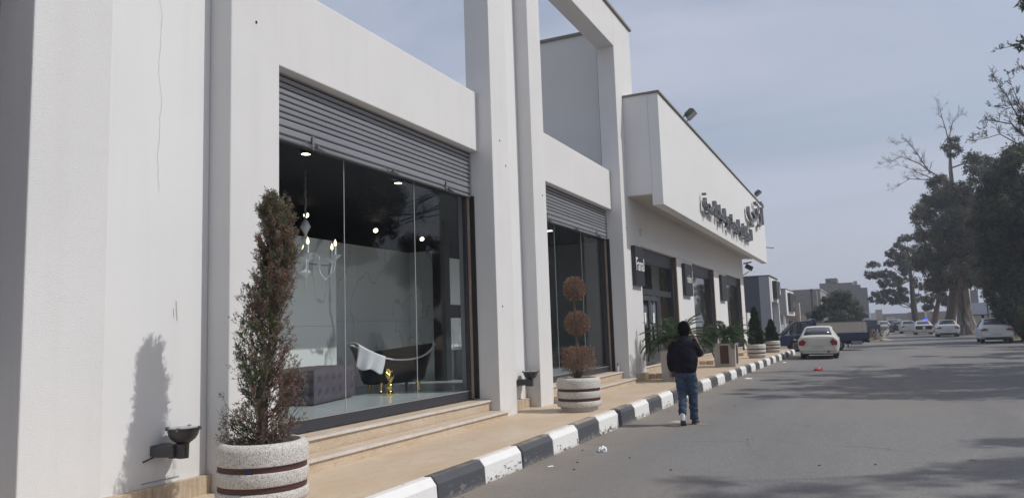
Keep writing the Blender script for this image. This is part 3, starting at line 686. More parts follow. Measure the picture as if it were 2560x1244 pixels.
# ------------------------------------------------------------------ things inside the first window
FL = .702
def build_interior():
    # tufted ottoman
    a = math.atan2(1.39, -.36)
    o = thing('ottoman', 'dark purple tufted velvet ottoman behind the left of the first shop window', 'ottoman', (-7.82, 9.36, FL), a - math.pi / 2 + math.pi / 2)
    LOCAL[0] = True
    L, W, H = 1.50, .72, .50; n, mz = 36, 14
    cols = [-.6, -.36, -.12, .12, .36, .6]
    def dim(u, h, row):
        v = 0
        for i, c in enumerate(cols):
            for r in row: v += math.exp(-((u - c) ** 2 + (h - r) ** 2) / .0016) * .055
            v += math.exp(-((u - c - .0) ** 2) / .0008) * .013
        return v
    m = MB(); rows = (.14, .34)
    V = {}
    def face(fn, nu, nv):
        k = len(m.v); m.v += [fn(i / nu, j / nv) for i in range(nu + 1) for j in range(nv + 1)]
        for i in range(nu):
            for j in range(nv): q = k + i * (nv + 1) + j; m.f.append((q, q + nv + 1, q + nv + 2, q + 1)); m.mi.append(0)
    rr = lambda t: min(1, 4 * t, 4 * (1 - t)) if 0 < t < 1 else 0
    def bulge(t, s): return .03 * (max(0, 1 - (2 * t - 1) ** 8)) * max(0, 1 - (2 * s - 1) ** 8)
    face(lambda u, v: ((u - .5) * L, -W / 2 - bulge(u, v) + dim((u - .5) * L, v * H, rows), .02 + v * (H - .02)), 44, 16)
    face(lambda u, v: ((u - .5) * L, W / 2 + bulge(u, v), .02 + v * (H - .02)), 6, 4)
    for s in (-1, 1): face(lambda u, v, s=s: (s * (L / 2 + bulge(u, v)) - s * dim((u - .5) * W * 1.2, v * H, rows), (u - .5) * W, .02 + v * (H - .02)), 24, 14)
    face(lambda u, v: ((u - .5) * L, (v - .5) * W, H + bulge(u, v) - dim((u - .5) * L, (v - .5) * W + .02, (-.18, .02, .22))), 40, 20)
    m.obj('cushion', 'velvet', o, smooth=70, recalc=True)
    m = MB(); m.box(-L / 2 + .04, L / 2 - .04, -W / 2 + .04, W / 2 - .04, 0, .03); m.obj('base_board', 'black_metal', o)
    btn = None
    for c in cols:
        for r in rows:
            m = MB(); m.lathe([(.016, -.006), (.014, .006), (.0, .010)], 8); m.v = [(c + x, -W / 2 - .0 - z, r + y) for x, y, z in m.v]; m.obj('tuft_button', 'velvet', o)
    # slipper bath: both ends high, towel over the left end
    t = thing('bathtub', 'black slipper bathtub with white inside and small gold feet in the first shop window', 'bathtub', (-7.55, 11.15, FL), math.atan2(1.40, .68))
    def ring(z0, off, zoff=0, n=40, sc=1.):
        out = []
        for j in range(n):
            q = 2 * math.pi * j / n; cx, sy = math.cos(q), math.sin(q); rim = .555 + .27 * abs(cx) ** 2.4
            f = z0; zz = .15 + (rim - .15) * f
            lx = (.60 + .21 * f ** 1.4) - off; ly = (.27 + .12 * min(1, f * 1.5)) - off
            out.append((lx * cx * sc, ly * sy * sc, zz + zoff))
        return out
    m = MB(); m.rings([ring(0, .12), ring(.02, .03), ring(.12, 0), ring(.35, 0), ring(.6, 0), ring(.85, 0), ring(1, .0)], cap=True); m.obj('tub_shell', 'tub_black', t, smooth=60)
    m = MB(); m.rings([ring(1, -.012, -.012), ring(1, -.018, .004), ring(1, -.002, .016), ring(1, .022, .010), ring(.9, .03), ring(.6, .035), ring(.3, .04), ring(.15, .1)], cap=False); m.f.append(tuple(range(7 * 40, 8 * 40))); m.mi.append(0); m.obj('tub_lining', 'enamel', t, smooth=60)
    for sx in (-1, 1):
        for sy in (-1, 1):
            m = MB(); m.tube([(sx * .33, sy * .17, .20), (sx * .37, sy * .20, .13), (sx * .375, sy * .205, .05), (sx * .39, sy * .22, .015)], [.03, .035, .02, .03], 8); m.obj('claw_foot', 'gold', t, smooth=60)
    tw = thing('towel', 'white towel hung over the left end of the black bathtub', 'towel', (-7.55, 11.15, FL), math.atan2(1.40, .68))
    m = MB(); nu, nv = 22, 26
    def tp(u, v):
        # v runs over the rim from inside to the hanging outside edge on the window side
        x = -.80 + u * .40; wob = .018 * math.sin(u * 15 + v * 3) * max(0, (v - .35)) * 1.6
        rim = .555 + .27 * min(1, abs(x) / .79) ** 2.4 + .02; half = .37 * math.sqrt(max(.06, 1 - (x / .86) ** 2)) + .015
        if v < .4: y = half * (1 - v / .4 * 2.0); z = rim + .03 * math.sin(v / .4 * math.pi) - .01
        else: y = -half - .02 - wob - .02 * (v - .4); z = rim - (v - .4) / .6 * (.37 - .10 * u + .03 * math.sin(u * 9))
        return (x + .03 * math.sin(v * 4), y, z)
    m.v = [tp(i / nu, j / nv) for i in range(nu + 1) for j in range(nv + 1)]
    for i in range(nu):
        for j in range(nv): q = i * (nv + 1) + j; m.f.append((q, q + nv + 1, q + nv + 2, q + 1)); m.mi.append(0)
    o2 = m.obj('towel_cloth', 'towel', tw, smooth=180); md = o2.modifiers.new('t', 'SOLIDIFY'); md.thickness = .014
    LOCAL[0] = False
    # gold leaf ornament
    g = thing('gold_ornament', 'gold leaf shaped ornament standing on the shop floor before the bathtub', 'ornament', (-7.20, 10.50, FL))
    m = MB(); m.lathe([(.0, 0), (.085, .0), (.09, .025), (.05, .05), (.035, .08), (.05, .12), (.06, .16), (.02, .2)], 14, (-7.20, 10.50, FL)); m.obj('ornament_foot', 'gold', g, smooth=60)
    r2 = random.Random(2)
    for k in range(15):
        q = r2.uniform(0, 6.28); h = .16 + .2 * k / 15; l = .15 - .05 * k / 15; m = MB(); d = Vector((math.cos(q) * .5, math.sin(q) * .5, .8)).normalized(); p = Vector((-7.20, 10.50, FL + h)); s = d.cross(Vector((0, 0, 1))).normalized()
        m.rings([[p, p + s * .006, p + d.cross(s) * .006], [p + d * l * .5 + s * .035, p + d * l * .5 - s * .035, p + d * l * .5 + d.cross(s) * .02], [p + d * l + s * .004, p + d * l - s * .004, p + d * l + d.cross(s) * .004]]); m.obj('ornament_leaf', 'gold', g)
    # chandelier
    c = thing('chandelier', 'pale glass chandelier with lit candle bulbs hanging on a long chain', 'chandelier', (-7.12, 8.36, 4.1))
    cx, cy = -7.12, 8.36
    m = MB(); r2 = random.Random(9)
    pts = [(cx + r2.uniform(-.006, .006), cy + r2.uniform(-.006, .006), 4.09 - i * .05) for i in range(16)]; m.tube(pts, [.014 + .008 * (i % 2) for i in range(16)], 6); m.obj('chain_sleeve', 'bracket_steel', c, smooth=60)
    m = MB(); m.lathe([(.008, .0), (.05, -.06), (.075, -.12), (.03, -.2), (.02, -.24), (.065, -.3), (.02, -.38), (.03, -.42), (.06, -.46), (.12, -.55), (.05, -.62), (.015, -.66), (.03, -.72), (.10, -.77), (.02, -.84), (.012, -1.0), (.0, -1.02)], 16, (cx, cy, 3.36)); m.obj('glass_stem', 'chandelier_glass', c, smooth=60)
    for k in range(6):
        q = k * math.pi / 3 + .25; dx, dy = math.cos(q), math.sin(q)
        P = lambda r, z: (cx + dx * r, cy + dy * r, z)
        m = MB(); m.tube([P(.05, 2.78), P(.13, 2.88), P(.20, 2.80), P(.24, 2.6), P(.33, 2.5), P(.42, 2.58), P(.45, 2.74)], .011, 6); arm = m.obj('arm', 'chandelier_glass', c, smooth=60)
        m = MB(); m.lathe([(.015, 0), (.065, .05), (.08, .075), (.03, .08)], 12, P(.45, 2.74)); m.obj('bobeche', 'chandelier_glass', arm, smooth=60)
        m = MB(); m.lathe([(.014, .08), (.014, .20)], 8, P(.45, 2.74)); m.obj('candle', 'enamel', arm)
        m = MB(); m.lathe([(.012, .20), (.022, .225), (.019, .255), (.002, .30)], 8, P(.45, 2.74)); m.obj('candle_bulb', 'bulb_glow', arm, smooth=60)
    # wash stand by the right end
    w = thing('washstand', 'pale pedestal washstand with chrome taps at the right end of the first window', 'basin', (-7.75, 14.7, FL))
    m = MB(); m.box(-8.1, -7.35, 14.33, 15.2, FL, FL + .62); m.obj('stand', 'grey_interior', w, bevel=.02); m = MB(); m.box(-8.14, -7.3, 14.28, 15.25, FL + .622, FL + .70); m.obj('basin_top', 'enamel', w, bevel=.02)
    for yy in (14.4, 14.7, 15.0):
        m = MB(); m.tube([(-8.05, yy, FL + .70), (-8.05, yy, FL + .92), (-7.95, yy, FL + 1.0), (-7.86, yy, FL + .93)], .014, 6); m.obj('tap', 'chrome', w, smooth=60)
    for i, (x, y, z) in enumerate([(-6.48, 7.62, 4.10), (-6.55, 9.88, 4.10), (-6.55, 12.05, 4.10)]):
        d = thing('recessed_spot', ['round lit ceiling spot at the left of the first window', 'round lit ceiling spot in the middle of the first window', 'round lit ceiling spot at the right of the first window'][i], 'ceiling light', (x, y, z), 0, 'lit ceiling spots')
        m = MB(); m.lathe([(.075, 0), (.075, -.035), (.06, -.04)], 16, (x, y, z)); m.obj('spot_rim', 'black_metal', d); m = MB(); m.lathe([(.058, -.0405), (.0, -.041)], 16, (x, y, z), cap=False); m.obj('spot_lamp', 'spot_glow', d)
    for i, (x, y, z) in enumerate([(-9.3, 10.93, 4.10), (-9.5, 13.40, 4.10), (-9.5, 15.28, 4.1), (-9.0, 23.4, 4.1), (-9.6, 25.2, 4.1), (-10.2, 26.6, 4.1)]):
        d = thing('track_spot', ['small lit spotlight just above the chandelier', 'small lit spotlight under the black ceiling in the middle of the first window', 'small lit spotlight under the black ceiling towards the right of the first window', 'upper left small spotlight behind the second window', 'small spotlight above the top ball of the topiary behind the second window', 'rightmost small spotlight behind the second window'][i], 'ceiling light', (x, y, z), 0, 'lit spotlights deep inside')
        n = Vector((.62, -.55, -.55)).normalized(); p = Vector((x, y, z - .12))
        m = MB(); m.tube([(x, y, z), (x, y, z - .12)], .01, 5); m.tube([p - n * .08, p + n * .07], [.045, .055], 12); m.obj('spot_can', 'black_metal', d); m = MB(); m.tube([p + n * .071, p + n * .073], [.05, .05], 12); m.obj('spot_lamp', 'spot_glow', d)
    for i, (x, y, z) in enumerate([(-7.2, 22.1, 4.22), (-7.0, 24.1, 4.22), (-7.3, 29.0, 4.22), (-7.2, 30.2, 4.22), (-6.9, 16.9, 4.10)]):
        d = thing('ceiling_strip', 'short pale strip light on the ceiling behind the dark glass', 'ceiling light', (x, y, z), 0, 'pale strip lights'); m = MB(); m.box(x - .12, x + .12, y - .05, y + .05, z - .03, z); m.obj('strip_lamp', 'spot_pale', d)
build_interior()

# ------------------------------------------------------------------ planters and plants
def round_planter(x, y, label, s=1.):
    z = zw(y); R = .385 * s; H = s
    t = thing('round_planter', label, 'planter', (x, y, z), rnd.uniform(0, 6), 'round banded concrete planters'); LOCAL[0] = True
    def drum(nm, z0, z1, r, e):
        m = MB(); m.lathe([(r - e, z0), (r - e * .3, z0 + e * .3), (r, z0 + e), (r, z1 - e), (r - e * .3, z1 - e * .3), (r - e, z1)], 44); return m.obj(nm, 'planter_concrete', t, smooth=50)
    m = MB(); m.lathe([(R * .82, 0), (R * .84, .08 * H)], 40); m.obj('foot_ring', 'planter_smooth', t, smooth=40)
    drum('concrete_ring', .08 * H, .185 * H, R, .03); drum('concrete_ring', .23 * H, .345 * H, R * .995, .012)
    for a, b in ((.185, .23), (.345, .392)):
        m = MB(); m.lathe([(R * .955, a * H), (R * .955, b * H)], 44, cap=False); m.obj('timber_band', 'planter_band', t, smooth=50)
    m = MB(); m.lathe([(R - .012, .392 * H), (R, .40 * H), (R + .002, .51 * H), (R - .012, .548 * H), (R - .045, .572 * H), (R - .07, .570 * H), (R - .085, .545 * H), (R - .09, .45 * H)], 48, cap=False); m.obj('concrete_rim', 'planter_concrete', t, smooth=50)
    m = MB(); r2 = random.Random(int(x * 100)); n = 20
    m.rings([[(r * math.cos(6.283 * j / n), r * math.sin(6.283 * j / n), .515 * H + h + r2.uniform(-.012, .012)) for j in range(n)] for r, h in ((R - .085, -.01), (R * .55, .012), (R * .2, .02), (.02, .02))]); m.obj('soil', 'soil', t, smooth=180)
    LOCAL[0] = False
    return t
P1, P2, P3, P4 = (-4.79, 5.07), (-4.63, 12.50), (-4.25, 32.85), (-4.28, 38.9)
round_planter(*P1, 'nearest round planter, speckled concrete with two dark bands, holding a half dead cypress')
round_planter(*P2, 'round planter, speckled concrete with two dark bands, holding a brown triple ball topiary')
round_planter(*P3, 'pale round planter under the taller green conifer beside the far cycad', .99)
round_planter(*P4, 'last pale round planter near the end of the kerb under the shorter conifer', .99)
mb = MB(); q = 0.9
a_ = math.atan2(-P1[1], -P1[0]) - .30
mb.obox((P1[0] + .372 * math.cos(a_), P1[1] + .372 * math.sin(a_), zw(5) + .366), (.004 * math.cos(a_), .004 * math.sin(a_), 0), (-.03 * math.sin(a_), .03 * math.cos(a_), 0), (0, 0, .022))
tag(mb.obj('carton_scrap', 'car_blue'), 'small blue and white scrap wedged in the upper band of the nearest planter', 'litter')

def sprigs(rs, start, dirs, n_each, length, width, spread, lvl=1):
    """short blades clustered along short twigs"""
    b = np.repeat(start, n_each, 0); d = np.repeat(dirs / np.linalg.norm(dirs, axis=1)[:, None], n_each, 0)
    k = len(b); t = rs.rand(k)[:, None]
    base = b + d * t * spread
    dd = d + rs.normal(size=(k, 3)) * .75
    return blades(base, dd, length * rs.uniform(.6, 1.3, k), width * rs.uniform(.7, 1.2, k), rs)
def near_cypress():
    rs = np.random.RandomState(4); x0, y0 = P1; z0 = zw(y0) + .51
    t = thing('cypress', 'tall half dead cypress, brown on top with green tufts lower down, in the nearest planter', 'plant', (x0, y0, z0))
    R = np.array([.725, .689, 0.]); U = np.array([-.689, .725, 0.])   # across the street view and along it
    sc = .00341
    rows = [(447, 683, 700), (462, 664, 716), (480, 652, 728), (520, 650, 738), (560, 646, 744), (620, 643, 746), (680, 626, 745), (720, 603, 742), (780, 594, 728), (850, 585, 728), (900, 586, 760), (950, 590, 768), (985, 575, 768), (1020, 562, 766), (1060, 556, 748), (1100, 600, 720)]
    H = lambda py: (1104 - py) * sc
    yy = np.array([r[0] for r in rows])[::-1]; Lx = np.array([r[1] for r in rows])[::-1]; Rx = np.array([r[2] for r in rows])[::-1]
    hh = np.array([H(v) for v in yy])
    px0 = 662
    trunk_px = [(1104, 660), (1000, 662), (940, 664), (880, 676), (820, 684), (760, 686), (700, 690), (600, 693), (520, 695), (455, 692)]
    tp = [(H(a), (b - px0) * sc) for a, b in trunk_px]
    tH = np.array([q[0] for q in tp]); tO = np.array([q[1] for q in tp])
    m = MB(); m.tube([Vector((x0, y0, z0)) + Vector(R * o) + Vector((0, 0, h)) for h, o in tp], [.052, .040, .036, .028, .025, .022, .02, .016, .012, .006], 9)
    for k in range(7):
        q = k * .9; m.tube([(x0 + .03 * math.cos(q), y0 + .03 * math.sin(q), z0 + .07), (x0 + .09 * math.cos(q), y0 + .09 * math.sin(q), z0 + .012), (x0 + .17 * math.cos(q), y0 + .17 * math.sin(q), z0 - .01)], [.022, .014, .006], 5)
    m.obj('trunk', 'bark', t, smooth=60)
    tw = MB(); B = []; D = []; C = []
    n = 520
    for i in range(n):
        py = rs.uniform(452, 1098) if i > 230 else rs.uniform(452, 800); h = H(py)
        l = (np.interp(h, hh, Lx) - px0) * sc; r = (np.interp(h, hh, Rx) - px0) * sc
        c, rad = (l + r) / 2, (r - l) / 2; q = rs.uniform(0, 6.283); f = math.sqrt(rs.uniform(.10, 1.0))
        if py > 780 and rs.rand() < .5: f = rs.uniform(.65, 1.05)
        end = R * (c + rad * f * math.cos(q)) + U * (min(rad, .26) * f * math.sin(q)); ppx = px0 + (c + rad * f * math.cos(q)) / sc
        if 960 < py < 1000 and ppx < 640 and rs.rand() < .8: continue
        hs = max(.02, h - rs.uniform(.10, .34) * (1.4 if py > 850 else 1)); s = R * np.interp(hs, tH, tO)
        p0 = np.array([x0, y0, z0 + hs]) + s; p2 = np.array([x0, y0, z0 + h]) + end; p1 = (p0 + p2) / 2 + np.array([0, 0, -.05]) + (end - s) * .12
        pts = [p0 * (1 - u) ** 2 + p1 * 2 * u * (1 - u) + p2 * u * u for u in (0, .35, .7, 1)]
        big = py > 800
        if big or rs.rand() < .45: tw.tube(pts, [.0055, .004, .0028, .0012] if big else [.004, .003, .002, .001], 4, cap=False)
        # colour by region of the plant
        if py < 520: w = (.52, .18, .28, .02)
        elif py < 700: w = (.26, .12, .57, .05) if ppx < 690 else (.16, .06, .66, .12)
        elif py < 780: w = (.20, .12, .60, .08)
        elif py < 950 and ppx < 690: w = (.50, .36, .12, .02)
        elif 860 < py < 960 and ppx >= 690: w = (.0, .0, .30, .70)
        elif py < 880: w = (.32, .28, .30, .10)
        elif ppx > 690: w = (.02, .04, .60, .34)
        else: w = (.34, .22, .34, .10)
        col = rs.choice(4, p=np.array(w) / sum(w))
        dense = 20 if py < 720 else (15 if (py < 955 and ppx < 700) or 860 < py < 960 else 5)
        dirv = p2 - p1
        for k in range(dense):
            u = rs.uniform(.35, 1.05); a = p0 * (1 - u) ** 2 + p1 * 2 * u * (1 - u) + p2 * u * u
            sp = rs.normal(size=3); sp[2] = abs(sp[2]) * .6 + .25; dv = dirv / np.linalg.norm(dirv) * .8 + sp * .62
            B.append(a); D.append(dv); C.append(col if rs.rand() < .75 else 2)
        if big:   # bare side twigs
            for k in range(5):
                u = rs.uniform(.3, 1.0); a = p0 * (1 - u) ** 2 + p1 * 2 * u * (1 - u) + p2 * u * u; dv = dirv / np.linalg.norm(dirv) + rs.normal(size=3) * .6 + np.array([0, 0, .3]); dv /= np.linalg.norm(dv)
                L = rs.uniform(.05, .13); e = a + dv * L; tw.tube([a, a + dv * L * .5 + rs.normal(size=3) * .008, e], [.0022, .0016, .0008], 3, cap=False)
                if rs.rand() < .55:
                    for _ in range(3): B.append(a + dv * L * rs.uniform(.5, 1)); D.append(dv + rs.normal(size=3) * .5); C.append(2 if ppx > 690 else (0 if rs.rand() < .5 else 2))
    tag(tw.obj('twigs', 'twig', t), kind='stuff')
    B, D, C = np.array(B), np.array(D), np.array(C)
    ne = 6; b = np.repeat(B, ne, 0); d = np.repeat(D / np.linalg.norm(D, axis=1)[:, None], ne, 0); cc = np.repeat(C, ne); k = len(b)
    base = b + d * rs.rand(k, 1) * .05; dd = d + rs.normal(size=(k, 3)) * .55
    V, F = blades(base, dd, rs.uniform(.018, .046, k), rs.uniform(.0045, .0095, k), rs)
    o = np_mesh('foliage', V, F, cc, ['needle_green', 'needle_dark', 'needle_brown', 'needle_rust'], t); tag(o, kind='stuff')
near_cypress()
def topiary():
    rs = np.random.RandomState(11); x0, y0 = P2; z0 = zw(y0) + .51
    t = thing('topiary', 'dead brown topiary clipped into two balls above a box, in the second round planter', 'plant', (x0, y0, z0))
    Rr = np.array([.93, .36, 0.])
    m = MB(); m.tube([(x0, y0, z0), (x0 + .0, y0, z0 + .5), (x0 - .01, y0, z0 + 1.1), (x0 - .02, y0, z0 + 1.62)], [.028, .02, .017, .012], 8); m.tube([(x0 + .03, y0 + .02, z0), (x0 + .015, y0 + .015, z0 + .6), (x0 + .01, y0 - .02, z0 + 1.0)], [.018, .012, .008], 6)
    for k in range(11):
        q = k * .571; m.tube([(x0 + .02 * math.cos(q), y0 + .02 * math.sin(q), z0), (x0 + .08 * math.cos(q), y0 + .08 * math.sin(q), z0 + .14), (x0 + .17 * math.cos(q), y0 + .17 * math.sin(q), z0 + .40)], [.010, .007, .004], 5)
    m.obj('stem', 'bark', t, smooth=60)
    for nm, c, shp, n in (('ball_crown', (0, .0, 1.60), ('s', .185, .20), 3300), ('ball_crown', (.02, 0, .995), ('s', .21, .20), 3600), ('box_crown', (.02, 0, .38), ('b', .23, .195), 3600)):
        if shp[0] == 's':
            p = rs.normal(size=(n, 3)); p /= np.linalg.norm(p, axis=1)[:, None]; p *= (rs.uniform(.35, 1, n) ** .5)[:, None] * np.array([shp[1], shp[1], shp[2]]); d = p + rs.normal(size=(n, 3)) * .08
        else:
            p = rs.uniform(-1, 1, (n, 3)); a = rs.randint(0, 2, n); 
            p *= np.array([shp[1], shp[1], shp[2]]); d = p * np.array([1, 1, 1.2]) + rs.normal(size=(n, 3)) * .1 + np.array([0, 0, .12])
        V, F = blades(p + np.array([x0, y0, z0]) + Rr * c[0] + np.array([0, 0, c[2]]), d, rs.uniform(.03, .065, n), rs.uniform(.007, .014, n), rs)
        MI = rs.choice(3, n, p=(.42, .33, .25)); o = np_mesh(nm, V, F, MI, ['needle_brown', 'needle_rust', 'needle_straw'], t); tag(o, kind='stuff')
    tw = MB()
    for k in range(60):
        q = rs.uniform(0, 6.28); r = rs.uniform(.05, .30); h = rs.uniform(.02, .3); tw.tube([(x0, y0, z0), (x0 + r * .5 * math.cos(q), y0 + r * .5 * math.sin(q), z0 + h * .6), (x0 + r * math.cos(q), y0 + r * math.sin(q), z0 + h)], [.004, .003, .0015], 3, cap=False)
    tag(tw.obj('twigs', 'twig', t), kind='stuff')
topiary()
def conifer(pos, h, r, label, seed):
    rs = np.random.RandomState(seed); x0, y0 = pos; z0 = zw(y0) + .50
    t = thing('conifer', label, 'plant', (x0, y0, z0)); m = MB(); m.tube([(x0, y0, z0), (x0, y0, z0 + h * .9)], [.03, .008], 6); m.obj('trunk', 'bark', t)
    n = 7000; u = rs.rand(n) ** 1.25; prof = np.clip(1.15 * (1 - u) ** .72 * np.minimum(1, (u + .07) * 6), 0, 1) * (.82 + .3 * np.sin(u * 23 + rs.rand()) * .35)
    q = rs.uniform(0, 6.283, n); lump = 1 + .16 * np.sin(q * 3 + u * 9) + .10 * np.sin(q * 5 - u * 14)
    rr = r * prof * lump * np.sqrt(rs.uniform(.25, 1, n)); p = np.stack([x0 + rr * np.cos(q), y0 + rr * np.sin(q), z0 + u * h], 1)
    d = np.stack([np.cos(q) * .6, np.sin(q) * .6, np.full(n, .9)], 1) + rs.normal(size=(n, 3)) * .4
    V, F = blades(p, d, rs.uniform(.06, .13, n), rs.uniform(.018, .034, n), rs); tag(np_mesh('foliage', V, F, rs.choice(2, n, p=(.4, .6)), ['conifer_green', 'conifer_dark'], t), kind='stuff')
conifer(P3, 1.55, .36, 'taller dark green conifer tapering upwards in a pale round planter', 21)
conifer(P4, 1.05, .36, 'shorter bushy dark green conifer in the last round planter', 22)
def square_planter(x0, y0, label, s=.72, h=.78):
    z = zw(y0); t = thing('square_planter', label, 'planter', (x0 + s / 2, y0 + s / 2, z), 0, 'square planters with brown inlays')
    m = MB(); i = .05
    def ringp(a, zz): return [(x0 + a, y0 + a, zz), (x0 + s - a, y0 + a, zz), (x0 + s - a, y0 + s - a, zz), (x0 + a, y0 + s - a, zz)]
    m.rings([ringp(.02, z), ringp(.0, z + h), ringp(i, z + h), ringp(i, z + h - .08)], cap=True); m.obj('planter_box', 'planter_smooth', t, bevel=.006)
    m = MB(); m.box(x0 + .22, x0 + .50, y0 - .006, y0 + .03, z + .11, z + h - .07); m.obj('timber_panel', 'planter_band', t); m = MB(); m.box(x0 + s - .03, x0 + s + .006, y0 + .22, y0 + .50, z + .11, z + h - .07); m.obj('timber_panel', 'planter_band', t)
    m = MB(); m.box(x0 + i, x0 + s - i, y0 + i, y0 + s - i, z + h - .1, z + h - .05); m.obj('soil', 'soil', t)
    return (x0 + s / 2, y0 + s / 2, z + h - .05)
def cycad(c, label, seed):
    rs = np.random.RandomState(seed); t = thing('cycad', label, 'plant', c); x0, y0, z0 = c
    m = MB(); m.lathe([(.10, 0), (.14, .05), (.145, .14), (.10, .21), (.04, .25)], 14, c); m.obj('stem', 'bark', t, smooth=60)
    nf = 34
    for k in range(nf):
        q = k * 2.39996 + rs.uniform(-.2, .2); el = RAD(82 - 66 * (k / nf) ** .9) ; L = rs.uniform(.85, 1.12); d = np.array([math.cos(q), math.sin(q)])
        pts = []; p = np.array([x0 + d[0] * .06, y0 + d[1] * .06, z0 + .22]); e = el; nseg = 16
        for i in range(nseg + 1): pts.append(p.copy()); p = p + np.array([d[0] * math.cos(e), d[1] * math.cos(e), math.sin(e)]) * L / nseg; e -= RAD(4.6 + 2.2 * (k / nf))
        pts = np.array(pts); side = np.array([-d[1], d[0], 0])
        B = []; D = []; Ln = []
        for i in range(70):
            u = .14 + .86 * i / 70; f = u * nseg; a = int(min(f, nseg - 1)); b = pts[a] + (pts[a + 1] - pts[a]) * (f - a); tan = pts[a + 1] - pts[a]; tan /= np.linalg.norm(tan); up = np.cross(side, tan); up = up if up[2] > 0 else -up
            for s in (-1, 1): B.append(b); D.append(side * s + tan * .55 + up * .38 + rs.normal(size=3) * .05); Ln.append(.17 * math.sin(math.pi * min(1, .18 + u * .80)) ** .7 + .015)
        V, F = blades(np.array(B), np.array(D), np.array(Ln), .015, rs, .12)
        mr = MB(); mr.tube(pts[::2], [.009 - .0075 * i / 9 for i in range(9)], 4, cap=False); k0 = len(V); V2 = np.array([tuple(v) for v in mr.v]); F2 = np.array(mr.f) + k0
        np_mesh('frond', np.vstack([V, V2]), np.vstack([F, F2]), np.concatenate([rs.choice(2, len(F), p=(.85, .15)), np.ones(len(F2), int)]), ['cycad_green', 'cycad_pale'], t)
cycad(square_planter(-4.93, 19.48, 'square planter standing before the glass double doors, mostly behind the walker'), 'cycad spreading its fronds left of and behind the walking person', 31)
cycad(square_planter(-4.78, 26.1, 'square planter with a brown inlay standing right of the walker'), 'cycad with arching fronds in the square planter right of the walker', 32)

